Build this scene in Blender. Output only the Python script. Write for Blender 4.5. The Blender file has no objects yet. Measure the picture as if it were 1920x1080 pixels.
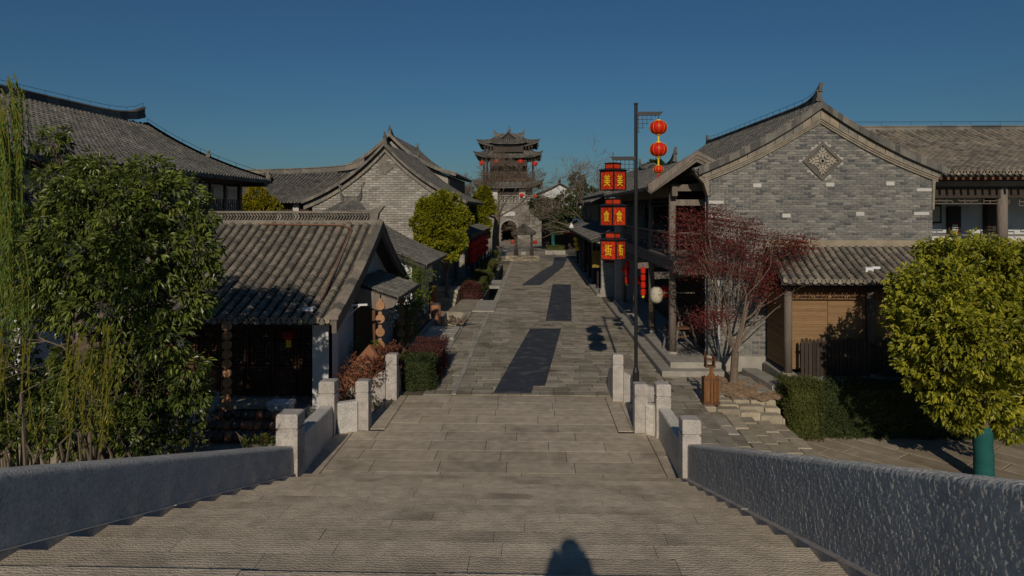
import bpy, math, random
import numpy as np
from mathutils import Vector, Matrix
rnd = random.Random(7); rng = np.random.default_rng(7)
S = bpy.context.scene; COL = S.collection
# ------------------------------------------------------------------ camera, sky, sun, exposure
EYE = 4.6; F = 1280.0; HZ = 393.0; YAW = math.atan(40/F)
cd = bpy.data.cameras.new('camera'); cam = bpy.data.objects.new('camera', cd); COL.objects.link(cam); S.camera = cam
cd.sensor_width = 36; cd.lens = 36*F/1920; cd.shift_y = -(540-HZ)/1920; cd.clip_start = .05; cd.clip_end = 3000
cam.location = (0, 0, EYE); cam.rotation_euler = (math.radians(90), 0, YAW)
SUN_T, SUN_A = .505, math.radians(2.7)          # tan(elevation), heading of the shadows right of the street axis
W = bpy.data.worlds.new('World'); S.world = W; W.use_nodes = True
wn = W.node_tree.nodes; wl = W.node_tree.links
sky = wn.new('ShaderNodeTexSky'); sky.sky_type = 'NISHITA'; sky.sun_disc = False
sky.sun_elevation = math.atan(SUN_T); sky.sun_rotation = math.radians(180)+SUN_A
sky.air_density = 1.15; sky.dust_density = .5; sky.ozone_density = 10.0; sky.altitude = 0
tn_ = wn.new('ShaderNodeVectorMath'); tn_.operation = 'MULTIPLY'; tn_.inputs[1].default_value = (.85, 1.0, .94)
wl.new(sky.outputs[0], tn_.inputs[0]); wl.new(tn_.outputs[0], wn['Background'].inputs[0]); wn['Background'].inputs[1].default_value = .05
sd = bpy.data.lights.new('sun', 'SUN'); sd.energy = 3.5; sd.angle = math.radians(.5); sd.color = (1, .88, .72)
so = bpy.data.objects.new('sun', sd); COL.objects.link(so)
so.rotation_euler = Vector((math.sin(SUN_A), math.cos(SUN_A), -SUN_T)).to_track_quat('-Z', 'Y').to_euler()
S.view_settings.view_transform = 'Standard'; S.view_settings.look = 'None'; S.view_settings.gamma = 1
S.view_settings.use_curve_mapping = False; S.view_settings.exposure = -.5
S.cycles.max_bounces = 6; S.cycles.diffuse_bounces = 3; S.cycles.use_denoising = True

def ray(px, py):
    u = (px-960)/F; v = (HZ-py)/F
    return Vector((u*math.cos(YAW)-math.sin(YAW), math.cos(YAW)+u*math.sin(YAW), v))
def G(px, py, z=0.0):                            # point at height z seen at a pixel of the photograph
    d = ray(px, py); k = (z-EYE)/d.z; return Vector((d.x*k, d.y*k, z))
def D(px, py, y):                                # point at distance y along the street
    d = ray(px, py); k = y/d.y; return Vector((d.x*k, y, EYE+d.z*k))

# ------------------------------------------------------------------ materials
def mat(name, a, b, scale=8, rough=.85, bump=.3, dist=.02, fine=60, vary=.35, spec=.3, metal=0, stretch=(1, 1, 1), patch=None, trans=0, wave=None):
    m = bpy.data.materials.new(name); m.use_nodes = True; n = m.node_tree.nodes; l = m.node_tree.links
    bs = n['Principled BSDF']; geo = n.new('ShaderNodeNewGeometry'); mp = n.new('ShaderNodeMapping'); mp.inputs['Scale'].default_value = stretch
    l.new(geo.outputs['Position'], mp.inputs[0])
    at = n.new('ShaderNodeAttribute'); at.attribute_name = 'tint'
    mx = n.new('ShaderNodeMix'); mx.data_type = 'RGBA'; mx.inputs[6].default_value = (*a, 1); mx.inputs[7].default_value = (*b, 1)
    l.new(at.outputs['Fac'], mx.inputs[0])
    n1 = n.new('ShaderNodeTexNoise'); n1.inputs['Scale'].default_value = scale; n1.inputs['Detail'].default_value = 6; l.new(mp.outputs[0], n1.inputs[0])
    n2 = n.new('ShaderNodeTexNoise'); n2.inputs['Scale'].default_value = fine; n2.inputs['Detail'].default_value = 3; l.new(mp.outputs[0], n2.inputs[0])
    n3 = n.new('ShaderNodeTexNoise'); n3.inputs['Scale'].default_value = scale*.13; n3.inputs['Detail'].default_value = 3; l.new(mp.outputs[0], n3.inputs[0])
    def mth(op, x, y):
        q = n.new('ShaderNodeMath'); q.operation = op
        for i, t in enumerate((x, y)):
            if isinstance(t, (int, float)): q.inputs[i].default_value = t
            else: l.new(t, q.inputs[i])
        return q.outputs[0]
    s = mth('ADD', mth('MULTIPLY', n1.outputs[0], .42), mth('ADD', mth('MULTIPLY', n2.outputs[0], .33), mth('MULTIPLY', n3.outputs[0], .25)))
    mr = n.new('ShaderNodeMapRange'); mr.inputs[1].default_value = .36; mr.inputs[2].default_value = .64
    mr.inputs[3].default_value = 1-vary; mr.inputs[4].default_value = 1+vary; l.new(s, mr.inputs[0])
    vm = n.new('ShaderNodeVectorMath'); vm.operation = 'SCALE'; l.new(mx.outputs[2], vm.inputs[0]); l.new(mr.outputs[0], vm.inputs['Scale'])
    col = vm.outputs[0]
    if patch:
        pc, lo, hi, ps = patch
        n4 = n.new('ShaderNodeTexNoise'); n4.inputs['Scale'].default_value = ps; n4.inputs['Detail'].default_value = 8; l.new(geo.outputs['Position'], n4.inputs[0])
        r4 = n.new('ShaderNodeMapRange'); r4.inputs[1].default_value = lo; r4.inputs[2].default_value = hi; l.new(n4.outputs[0], r4.inputs[0])
        m4 = n.new('ShaderNodeMix'); m4.data_type = 'RGBA'; m4.inputs[7].default_value = (*pc, 1); l.new(r4.outputs[0], m4.inputs[0]); l.new(col, m4.inputs[6]); col = m4.outputs[2]
    l.new(col, bs.inputs['Base Color'])
    bs.inputs['Roughness'].default_value = rough; bs.inputs['Specular IOR Level'].default_value = spec; bs.inputs['Metallic'].default_value = metal
    if bump:
        bp = n.new('ShaderNodeBump'); bp.inputs['Strength'].default_value = bump; bp.inputs['Distance'].default_value = dist
        hs = mth('ADD', n2.outputs[0], mth('MULTIPLY', n1.outputs[0], .8))
        if wave:
            wv = n.new('ShaderNodeTexWave'); wv.inputs['Scale'].default_value = wave[0]; wv.inputs['Distortion'].default_value = wave[1]; wv.bands_direction = wave[3]
            wv.inputs['Detail'].default_value = 3; wv.inputs['Detail Scale'].default_value = 3; l.new(geo.outputs['Position'], wv.inputs[0]); hs = mth('ADD', hs, mth('MULTIPLY', wv.outputs[1], wave[2]))
        l.new(hs, bp.inputs['Height']); l.new(bp.outputs[0], bs.inputs['Normal'])
    if trans:
        tr = n.new('ShaderNodeBsdfTranslucent'); ms = n.new('ShaderNodeMixShader'); ms.inputs[0].default_value = trans
        l.new(col, tr.inputs[0]); l.new(bs.outputs[0], ms.inputs[1]); l.new(tr.outputs[0], ms.inputs[2]); l.new(ms.outputs[0], n['Material Output'].inputs[0])
    return m
M = dict(
 granite=mat('granite', (.43, .365, .275), (.55, .47, .36), 5, .85, .75, .016, 90, .3, patch=((.27, .22, .17), .56, .75, 1.1), wave=(9, 6, .30, 'Y')),
 granite_smooth=mat('granite_smooth', (.44, .40, .36), (.50, .46, .42), 45, .8, .6, .01, 120, .42, patch=((.28, .25, .21), .58, .8, 2.2)),
 granite_rough=mat('granite_rough', (.60, .57, .50), (.64, .61, .54), 16, .85, .5, .006, 120, .25),
 granite_wall=mat('granite_wall', (.64, .61, .56), (.68, .65, .60), 30, .85, 1.0, .02, 75, .35),
 paver=mat('paver_stone', (.24, .21, .16), (.40, .35, .275), 4, .8, .5, .015, 45, .3, patch=((.14, .115, .075), .55, .72, .8)),
 joint=mat('joint_earth', (.13, .11, .08), (.14, .12, .085), 6, .95, .4, .02, 50, .4, patch=((.09, .11, .03), .6, .72, 1.7)),
 ochre=mat('ochre_board', (.22, .15, .02), (.25, .17, .03), 6, .7, .2, .005, 50, .3),
 joint_dark=mat('slab_joint_dirt', (.035, .03, .025), (.04, .035, .03), 6, .95, .3, .01, 50, .3),
 kerb=mat('kerb_stone', (.30, .28, .24), (.40, .37, .32), 4, .85, .4, .01, 60, .25),
 yellowstone=mat('yellow_stone', (.30, .26, .19), (.46, .39, .28), 5, .85, .6, .02, 40, .3),
 terrace=mat('terrace_stone', (.26, .21, .15), (.38, .32, .23), 3, .85, .5, .015, 40, .3),
 brick=mat('grey_brick', (.085, .09, .095), (.31, .29, .25), 12, .9, .4, .008, 70, .25),
 brick_tower=mat('tower_brick', (.15, .14, .12), (.30, .275, .235), 6, .9, .4, .01, 40, .35),
 brick_pale=mat('pale_brick', (.24, .22, .19), (.46, .43, .38), 8, .9, .4, .01, 50, .25),
 mortar=mat('mortar', (.40, .385, .35), (.45, .43, .39), 8, .95, .3, .01, 60, .25),
 mortar_dark=mat('mortar_dark', (.20, .18, .15), (.23, .21, .18), 8, .95, .3, .01, 60, .3),
 whitestone=mat('white_stone', (.52, .50, .46), (.58, .56, .51), 10, .85, .2, .005, 80, .12),
 coping=mat('coping_slab', (.20, .19, .17), (.36, .29, .20), 6, .85, .3, .01, 50, .3),
 carved=mat('carved_stone', (.34, .30, .24), (.40, .35, .28), 10, .85, .4, .01, 70, .25),
 tile=mat('roof_tile', (.12, .11, .095), (.33, .275, .21), 5, .85, .4, .01, 60, .35, patch=((.30, .27, .20), .58, .74, 1.3)),
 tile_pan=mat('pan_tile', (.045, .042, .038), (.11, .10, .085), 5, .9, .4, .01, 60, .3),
 tile_far=mat('roof_tile_grey', (.085, .083, .078), (.21, .195, .165), 4, .85, .4, .01, 60, .3),
 bed=mat('tile_bed', (.06, .055, .05), (.07, .065, .06), 5, .95, .3, .01, 60, .3),
 ridge=mat('ridge_stone', (.13, .12, .105), (.24, .21, .17), 5, .9, .5, .015, 40, .35),
 plaster=mat('white_plaster', (.56, .57, .58), (.62, .62, .61), 2, .9, .15, .01, 30, .14, patch=((.38, .37, .35), .6, .8, 1.2)),
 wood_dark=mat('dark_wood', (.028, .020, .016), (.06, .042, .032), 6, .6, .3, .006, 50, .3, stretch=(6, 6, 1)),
 wood_door=mat('dark_door_wood', (.06, .032, .02), (.10, .052, .03), 6, .6, .3, .006, 50, .35, stretch=(5, 5, 1)),
 wood_red=mat('brown_wood', (.10, .045, .022), (.15, .07, .035), 6, .6, .3, .006, 50, .35, stretch=(5, 5, 1)),
 wood_grey=mat('weathered_wood', (.13, .105, .085), (.24, .20, .165), 6, .85, .5, .01, 40, .4, stretch=(7, 7, .6)),
 bamboo=mat('bamboo_blind', (.24, .145, .07), (.31, .19, .092), 6, .8, .5, .006, 40, .22, stretch=(1, 1, 9)),
 soil=mat('bare_soil', (.30, .20, .12), (.34, .23, .14), 5, .95, .7, .03, 35, .3),
 grass=mat('grass_blades', (.04, .08, .012), (.12, .17, .03), 9, .8, .2, .01, 60, .4),
 earth=mat('terrain_earth', (.12, .11, .08), (.13, .12, .09), .5, .95, .3, .02, 30, .3),
 rubber=mat('dark_mat', (.042, .048, .06), (.062, .068, .08), 3, .75, .3, .006, 50, .3, stretch=(1, 5, 1), patch=((.13, .125, .12), .52, .75, 2.2)),
 black=mat('black_paint', (.012, .012, .014), (.02, .02, .022), 6, .4, .05, .002, 60, .2, spec=.5),
 red=mat('lantern_red', (.75, .020, .010), (.80, .035, .012), 6, .42, .1, .004, 40, .1, trans=.25),
 redpanel=mat('lantern_paper', (.80, .055, .012), (.85, .075, .015), 7, .6, .1, .003, 50, .15, trans=.3),
 maroon=mat('maroon_board', (.14, .012, .014), (.17, .02, .02), 8, .7, .1, .004, 50, .2),
 yellow=mat('lantern_yellow', (.90, .58, .02), (.95, .65, .03), 7, .6, .1, .003, 50, .1),
 cream=mat('cream_paper', (.50, .45, .33), (.55, .5, .38), 7, .7, .1, .003, 50, .12),
 white=mat('white_paint', (.72, .72, .72), (.76, .76, .76), 7, .5, .05, .003, 50, .08),
 teal=mat('teal_wrap', (.010, .085, .078), (.014, .12, .11), 5, .8, .4, .008, 60, .25, stretch=(1, 1, 9)),
 orange=mat('varnished_wood', (.15, .06, .022), (.25, .11, .04), 6, .55, .3, .005, 50, .35, stretch=(5, 5, 1)),
 clay=mat('clay_pot', (.24, .10, .055), (.36, .17, .09), 6, .75, .3, .006, 50, .3),
 jar=mat('dark_glazed_jar', (.035, .03, .028), (.11, .08, .065), 6, .4, .3, .006, 40, .4, spec=.5),
 dryred=mat('wood_disc', (.33, .17, .08), (.44, .25, .13), 9, .8, .4, .006, 50, .3),
 bark=mat('bark', (.12, .09, .065), (.18, .14, .10), 9, .9, .7, .015, 45, .4, stretch=(3, 3, 1)),
 bark_pale=mat('pale_bark', (.14, .105, .08), (.21, .16, .12), 9, .85, .5, .01, 45, .35, stretch=(3, 3, 1)),
 water=mat('canal_water', (.012, .018, .014), (.015, .02, .016), 1, .08, .1, .01, 8, .2, spec=.6),
 glass=mat('window_glass', (.03, .035, .04), (.04, .045, .05), 2, .15, .0, .01, 8, .2, spec=.6),
 skin=mat('skin', (.45, .28, .2), (.45, .28, .2), 8, .6, .05, .002, 60, .1),
 coat=mat('dark_coat', (.03, .035, .05), (.03, .035, .05), 8, .85, .2, .004, 60, .2),
 purple=mat('berry_skin', (.09, .08, .12), (.14, .12, .17), 8, .6, .1, .004, 60, .2),
)
def leafmat(name, a, b, tr=.3, rough=.5, spec=.35): return mat(name, a, b, 3, rough, 0, .01, 25, .3, spec=spec, trans=tr)
M.update(l_privet=leafmat('privet_leaf', (.05, .085, .018), (.30, .35, .07), .33, .36, .5),
 l_camphor=leafmat('camphor_leaf', (.12, .15, .018), (.56, .53, .05), .35, .42),
 l_willow=leafmat('willow_leaf', (.07, .13, .02), (.21, .30, .05), .4), l_willow_y=leafmat('yellow_willow_leaf', (.13, .14, .02), (.30, .26, .03), .3),
 l_round=leafmat('round_tree_leaf', (.10, .135, .012), (.40, .37, .018), .35), l_yellow=leafmat('yellow_leaf', (.16, .16, .012), (.40, .33, .015), .3),
 l_hedge=leafmat('hedge_leaf', (.022, .038, .010), (.065, .085, .022), .2), l_hedgetop=leafmat('clipped_hedge_leaf', (.055, .07, .014), (.125, .135, .032), .2),
 l_purple=leafmat('purple_hedge_leaf', (.05, .018, .018), (.15, .055, .045), .2), l_rust=leafmat('rusty_leaf', (.12, .035, .02), (.30, .11, .055), .25),
 l_maple=leafmat('maple_leaf', (.12, .022, .018), (.29, .062, .05), .35), l_pine=leafmat('evergreen_leaf', (.03, .05, .016), (.09, .12, .04), .2),
 l_vine=leafmat('vine_leaf', (.08, .12, .015), (.22, .26, .03), .3))

# ------------------------------------------------------------------ builders
class MB:
    def __init__(s): s.v = []; s.f = []; s.t = []; s.bulk = []
    def face(s, pts, t=.5):
        b = len(s.v); s.v += [tuple(p) for p in pts]; s.f.append(tuple(range(b, b+len(pts)))); s.t.append(t)
    def raw(s, vs, fs, t=.5):
        b = len(s.v); s.v += [tuple(p) for p in vs]; s.f += [tuple(i+b for i in f) for f in fs]; s.t += [t]*len(fs)
    def box(s, x0, x1, y0, y1, z0, z1, t=.5):
        s.raw([(x, y, z) for z in (z0, z1) for y in (y0, y1) for x in (x0, x1)], [(0, 2, 3, 1), (4, 5, 7, 6), (0, 1, 5, 4), (2, 6, 7, 3), (0, 4, 6, 2), (1, 3, 7, 5)], t)
    def beam(s, a, b, w, h, t=.5, up=(0, 0, 1)):
        a = Vector(a); b = Vector(b); d = (b-a).normalized(); u = Vector(up)
        if abs(d.dot(u)) > .98: u = Vector((0, 1, 0))
        r = d.cross(u).normalized(); q = r.cross(d)
        s.raw([p+r*sx*w/2+q*sy*h/2 for p in (a, b) for sx, sy in ((-1, -1), (1, -1), (1, 1), (-1, 1))], [(3, 2, 1, 0), (4, 5, 6, 7), (0, 1, 5, 4), (1, 2, 6, 5), (2, 3, 7, 6), (3, 0, 4, 7)], t)
    def tube(s, pts, rs, n=6, t=.5, cap=True):
        pts = [Vector(p) for p in pts]; vs = []; fs = []; N = len(pts)
        for i, p in enumerate(pts):
            d = (pts[min(i+1, N-1)]-pts[max(i-1, 0)]); d = d.normalized() if d.length > 1e-6 else Vector((0, 0, 1))
            u = Vector((0, 0, 1)) if abs(d.z) < .9 else Vector((1, 0, 0)); r = d.cross(u).normalized(); q = r.cross(d)
            for k in range(n):
                a = 2*math.pi*k/n; vs.append(p+(r*math.cos(a)+q*math.sin(a))*rs[i])
        for i in range(N-1):
            for k in range(n): fs.append((i*n+k, i*n+(k+1) % n, (i+1)*n+(k+1) % n, (i+1)*n+k))
        if cap: fs += [tuple(range(n))[::-1], tuple((N-1)*n+k for k in range(n))]
        s.raw(vs, fs, t)
    def lathe(s, c, prof, n=12, t=.5):       # prof: (r, z)
        s.tube([(c[0], c[1], c[2]+z) for r, z in prof], [max(r, 1e-4) for r, z in prof], n, t) if all(prof[i][1] != prof[i+1][1] for i in range(len(prof)-1)) else None
    def prism(s, prof, axis, lo, hi, t=.5):  # prof 2D polygon; axis x|y|z extrusion
        n = len(prof)
        def P(a, b, c): return (c, a, b) if axis == 'x' else ((a, c, b) if axis == 'y' else (a, b, c))
        s.raw([P(a, b, lo) for a, b in prof]+[P(a, b, hi) for a, b in prof], [tuple(range(n))[::-1], tuple(range(n, 2*n))]+[(i, (i+1) % n, (i+1) % n+n, i+n) for i in range(n)], t)
    def many(s, tv, tf, mats, tints):        # numpy: template copied by (N,4,4)
        mats = np.asarray(mats, float); tv = np.asarray(tv, float); N = len(mats)
        if N: s.bulk.append((np.einsum('nij,kj->nki', mats[:, :3, :3], tv)+mats[:, None, :3, 3], tf, np.asarray(tints, float)))
    def mesh(s, name, m):
        me = bpy.data.meshes.new(name)
        V = [np.array(s.v, float).reshape(-1, 3)]; idx = [np.array([i for f in s.f for i in f], np.int64)]; cnt = [np.array([len(f) for f in s.f], np.int64)]; T = [np.array(s.t, float)]; b = len(s.v)
        for vv, tf, tt in s.bulk:
            N, K, _ = vv.shape; V.append(vv.reshape(-1, 3)); fl = np.array([i for f in tf for i in f]); off = b+np.arange(N)*K
            idx.append((off[:, None]+fl[None]).ravel()); cnt.append(np.tile([len(f) for f in tf], N)); T.append(np.repeat(tt, len(tf))); b += N*K
        V = np.concatenate(V); idx = np.concatenate(idx); cnt = np.concatenate(cnt); T = np.concatenate(T)
        me.vertices.add(len(V)); me.vertices.foreach_set('co', V.ravel()); me.loops.add(len(idx)); me.loops.foreach_set('vertex_index', idx.astype(np.int32))
        me.polygons.add(len(cnt)); me.polygons.foreach_set('loop_start', np.concatenate([[0], np.cumsum(cnt)[:-1]]).astype(np.int32)); me.polygons.foreach_set('use_smooth', [False]*len(cnt))
        me.update(calc_edges=True)
        a = me.attributes.new('tint', 'FLOAT', 'FACE'); a.data.foreach_set('value', T.astype(np.float32)); me.materials.append(m); return me
    def build(s, name, m, parent=None, kind=None, smooth=False, label=None):
        return link(name, s.mesh(name, M[m] if isinstance(m, str) else m), parent, kind, smooth, label)
LOC = {}
def world(o):
    return LOC.get(o.name, Vector())          # parts sit at identity; only a thing's Empty is moved
def link(name, me, parent=None, kind=None, smooth=False, label=None):
    o = bpy.data.objects.new(name, me); COL.objects.link(o)
    if parent is not None: o.parent = parent; o.matrix_parent_inverse = Matrix.Translation(-world(parent))
    if kind: o['kind'] = kind
    if label: o['label'] = label
    if smooth: me.polygons.foreach_set('use_smooth', [True]*len(me.polygons))
    return o
def thing(name, loc, label, cat, group=None):
    o = bpy.data.objects.new(name, None); COL.objects.link(o); o.location = loc; o.empty_display_size = .1; LOC[o.name] = Vector(loc); tag(o, label, cat, group); return o
def tag(o, label, cat, group=None):
    o['label'] = label; o['category'] = cat
    if group: o['group'] = group
    return o
def dup(root, delta, label, group=None):
    r = root.copy(); COL.objects.link(r); r.location = Vector(root.location)+Vector(delta); r['label'] = label
    if group: r['group'] = group
    for c in list(root.children):
        k = c.copy(); COL.objects.link(k); k.parent = r
        for g in list(c.children): q = g.copy(); COL.objects.link(q); q.parent = k
    return r
def frame(o, a, b, c):                        # columns a,b,c + origin
    m = np.eye(4); m[:3, 0] = a; m[:3, 1] = b; m[:3, 2] = c; m[:3, 3] = o; return m
def pieces(name, parent, tv, tf, mats, tints, m, limit=300, rest='joined', nvar=7, sel=None):
    """the nearest `limit` pieces as objects of their own sharing meshes, the others joined in one stuff part"""
    mats = np.asarray(mats); tints = np.asarray(tints); order = np.argsort(np.linalg.norm(mats[:, :3, 3]-np.array([0, 0, EYE]), axis=1))
    if sel is not None: order = np.array(sorted(order, key=lambda i: not sel(mats[i, :3, 3])))
    if limit:
        vs = []
        for k in range(nvar):
            b = MB(); b.raw(tv, tf, (k+.5)/nvar); vs.append(b.mesh(name, M[m]))
        for i in order[:limit]:
            o = link(name, vs[min(nvar-1, int(tints[i]*nvar))], parent); o.matrix_basis = Matrix(mats[i].tolist())
    r = order[limit:]
    if len(r):
        b = MB(); b.many(tv, tf, mats[r], tints[r]); b.build(rest, m, parent, 'stuff')
def cbox(x, y, z, c):                         # box with a chamfered top, origin at bottom centre
    X, Y = x/2, y/2; q = lambda X, Y, z: [(-X, -Y, z), (X, -Y, z), (X, Y, z), (-X, Y, z)]
    return q(X, Y, 0)+q(X, Y, z-c)+q(X-c, Y-c, z), [(i, (i+1) % 4, (i+1) % 4+4, i+4) for i in range(4)]+[(i+4, (i+1) % 4+4, (i+1) % 4+8, i+8) for i in range(4)]+[(8, 9, 10, 11)]
def tread(name, m, x0, x1, y0, y1, z0, z1, parent, t, worn=.02, drop=.013):   # far edge worn off, near edge square
    b = MB(); c = .003; b.raw([(x0, y0, z0), (x1, y0, z0), (x1, y1, z0), (x0, y1, z0), (x0, y0, z1), (x1, y0, z1), (x1, y1-worn, z1), (x0, y1-worn, z1), (x1, y1, z1-drop), (x0, y1, z1-drop)],
        [(3, 2, 1, 0), (4, 5, 6, 7), (7, 6, 8, 9), (0, 1, 5, 4), (9, 8, 2, 3), (1, 2, 8, 6, 5), (0, 4, 7, 9, 3)], t); return b.build(name, m, parent)
def slab(name, m, x0, x1, y0, y1, z0, z1, parent, c=.008, t=None, jit=0, label=None, shear=0):
    vs, fs = cbox(x1-x0, y1-y0, z1-z0, c); cx, cy = (x0+x1)/2, (y0+y1)/2; t = rnd.random() if t is None else t
    b = MB(); b.raw([(x+cx+rnd.uniform(-jit, jit)+shear*(y+cy-y0), y+cy+rnd.uniform(-jit, jit), z+z0) for x, y, z in vs], fs, t)
    return b.build(name, m, parent, label=label)

# ------------------------------------------------------------------ roofs
def tmpl_cover(r, L):
    vs = []; n = 4
    for y, rr, dz in ((0, r*.86, 0.0), (L*1.12, r, .012)):
        for k in range(n+1): a = math.pi*k/n; vs.append((-math.cos(a)*rr, y, math.sin(a)*rr*.85+dz))
    return vs, [(k, k+1, n+2+k, n+1+k) for k in range(n)]+[tuple(range(n+1, 2*n+2))]
def tmpl_pan(w, L):
    vs = []
    for y, dz in ((0, -.01), (L*1.1, .018), (L*1.1, .0)):
        for x, z in ((-w, .012), (0, -.015), (w, .012)): vs.append((x, y, z+dz))
    return vs, [(0, 1, 4, 3), (1, 2, 5, 4), (3, 4, 7, 6), (4, 5, 8, 7)]
def surf(R0, R1, E0, E1, sag, lift=0):
    R0, R1, E0, E1 = map(np.array, (R0, R1, E0, E1))
    def f(u, v):
        p = (R0*(1-u)+R1*u)*(1-v)+(E0*(1-u)+E1*u)*v; p = p.astype(float); p[2] += -sag*4*v*(1-v)*(1-.25*v)+lift*(abs(2*u-1)**4)*v; return p
    return f
def roof(parent, R0, R1, E0, E1, sag=.15, sp=.2, tl=.17, rad=None, limit=0, m='tile', caps=True, lift=0, thick=.12, name='roof', sel=None, t0=0, t1=1):
    R0, R1, E0, E1 = [Vector(p) for p in (R0, R1, E0, E1)]; rad = rad or sp*.36
    f = surf(R0, R1, E0, E1, sag, lift); Lr = max((R1-R0).length, (E1-E0).length); nu = max(2, round(Lr/sp)); slope = ((E0-R0).length+(E1-R1).length)/2; nv = max(2, round(slope/tl))
    b = MB(); gu = 24 if lift else 2; gv = 12
    P = [[f(i/gu, j/gv) for i in range(gu+1)] for j in range(gv+1)]
    a = (E1-E0).normalized(); nz = a.cross((E0-R0)).normalized(); nz = nz if nz.z > 0 else -nz; flip = a.cross(E0-R0).z < 0
    for j in range(gv):
        for i in range(gu): b.face([P[j][i], P[j][i+1], P[j+1][i+1], P[j+1][i]] if flip else [P[j][i], P[j+1][i], P[j+1][i+1], P[j][i+1]])
        for i in range(gu): b.face([Vector(P[jj][ii])-nz*thick for jj, ii in ((j, i), (j, i+1), (j+1, i+1), (j+1, i))])
    for j in range(gv):
        for i in (0, gu): b.face([P[j][i], P[j+1][i], Vector(P[j+1][i])-nz*thick, Vector(P[j][i])-nz*thick])
    for i in range(gu): b.face([P[gv][i], P[gv][i+1], Vector(P[gv][i+1])-nz*thick, Vector(P[gv][i])-nz*thick])
    rf = b.build(name, 'bed', parent)
    cov, pan, ct, pt = [], [], [], []
    for i in range(nu):
        uc, up = (i+.5)/nu, (i+1)/nu; rowt = rnd.uniform(-.14, .14)
        for j in range(nv):
            v0, v1 = j/nv, (j+1)/nv
            for u, L, T, off in ((uc, cov, ct, .03), (up, pan, pt, .012)):
                if L is pan and i == nu-1: continue
                p = f(u, v0); q = f(u, v1); t = q-p; t = t/np.linalg.norm(t); aa = np.array(a); n = np.cross(aa, t); n = n/np.linalg.norm(n)
                if n[2] < 0: n = -n; aa = -aa
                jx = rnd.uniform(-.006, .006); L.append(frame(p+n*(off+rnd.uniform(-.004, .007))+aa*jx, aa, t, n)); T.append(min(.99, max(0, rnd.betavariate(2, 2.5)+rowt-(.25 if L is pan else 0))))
    cv, cf = tmpl_cover(rad, tl); pv, pf = tmpl_pan(sp*.5-.01, tl)
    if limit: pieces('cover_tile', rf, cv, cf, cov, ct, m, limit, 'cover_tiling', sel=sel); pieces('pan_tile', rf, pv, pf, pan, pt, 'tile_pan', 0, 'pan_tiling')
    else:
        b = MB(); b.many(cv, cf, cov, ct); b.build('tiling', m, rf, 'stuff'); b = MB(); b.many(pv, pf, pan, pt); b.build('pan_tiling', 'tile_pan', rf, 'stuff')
    if caps:                                    # drip tiles hanging at the eave
        b = MB(); d = (E0-R0).normalized()
        for i in range(nu):
            for u, z, r in (((i+.5)/nu, -.0, rad*1.05), ((i+1)/nu, -.045, rad*.9)):
                p = Vector(f(u, 1))+nz*.03; p.z += z; hv = Vector((d.x, d.y, 0)).normalized(); p = p+hv*.03
                ring = [p+a*math.cos(k*math.pi/4)*r+Vector((0, 0, 1))*math.sin(k*math.pi/4)*r*1.0 for k in range(8)]
                b.raw(ring+[q-hv*.03 for q in ring], [tuple(range(8)), tuple(range(15, 7, -1))]+[(k, (k+1) % 8, (k+1) % 8+8, k+8) for k in range(8)], rnd.random())
        b.build('eave_tile_row', m, rf, 'stuff')
    return rf
def ridge(parent, A, B, h=.3, w=.16, up=.35, sag=0, m='ridge', n=24, name='ridge', ext=.12, pw=8, ends=(1, 1), wire=False, fin=False):
    A = Vector(A); B = Vector(B); d = (B-A).normalized(); A = A-d*ext; B = B+d*ext; s = d.cross(Vector((0, 0, 1))).normalized(); b = MB(); pr = None; crown = []
    for i in range(n+1):
        t = i/n; x = 2*t-1; e = ends[0] if x < 0 else ends[1]; z = up*abs(x)**pw*e-sag*(1-x*x); p = A.lerp(B, t)
        hh = h*(1+.5*abs(x)**pw*e)
        lay = [(w*.5, 0), (w*.5, hh*.3), (w*.36, hh*.32), (w*.36, hh*.82), (w*.55, hh*.84), (w*.4, hh)]
        ring = [p+s*x_+Vector((0, 0, z+y_)) for x_, y_ in lay]+[p-s*x_+Vector((0, 0, z+y_)) for x_, y_ in lay[::-1]]
        crown.append(p+Vector((0, 0, z+hh)))
        if pr: k = len(ring); b.raw(pr+ring, [(j, j+1, j+1+k, j+k) for j in range(k-1)], rnd.random())
        if i in (0, n): b.face(ring, .4)
        pr = ring
    o = b.build(name, m, parent)
    if fin:
        b = MB()
        for E, sg, e in ((crown[0], -1, ends[0]), (crown[-1], 1, ends[1])):
            if e: b.prism([(0, 0), (.16, .0), (.2, .10), (.24, .24), (.18, .2), (.1, .1), (0, .06)], 'x', -.05, .05); vs = b.v[-14:]; b.v[-14:] = [tuple(E+d*sg*(v[1]-.12)+s*v[0]+Vector((0, 0, v[2]-.06)))for v in vs]
        b.build('ridge_finial', m, o)
    if wire:
        b = MB()
        for i in range(0, n+1, 2):
            b.tube([crown[i], crown[i]+Vector((0, 0, .14))], [.006, .006], 4)
        b.tube([c+Vector((0, 0, .14)) for c in crown], [.007]*len(crown), 4); b.build('lightning_wire', 'black', o)
    return o
def verge(parent, f, u, w=.2, h=.1, side=1, m='ridge', n=16, name='verge', dz=.02, a=(1, 0, 0)):
    a = Vector(a); b = MB(); pr = None
    for i in range(n+1):
        p = Vector(f(u, i/n)); r = [p-a*w/2+Vector((0, 0, dz)), p+a*w/2+Vector((0, 0, dz)), p+a*w/2+Vector((0, 0, dz+h)), p-a*w/2+Vector((0, 0, dz+h))]
        if pr: b.raw(pr+r, [(0, 1, 5, 4), (1, 2, 6, 5), (2, 3, 7, 6), (3, 0, 4, 7)], rnd.random())
        if i in (0, n): b.face(r)
        pr = r
    return b.build(name, m, parent)

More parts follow.
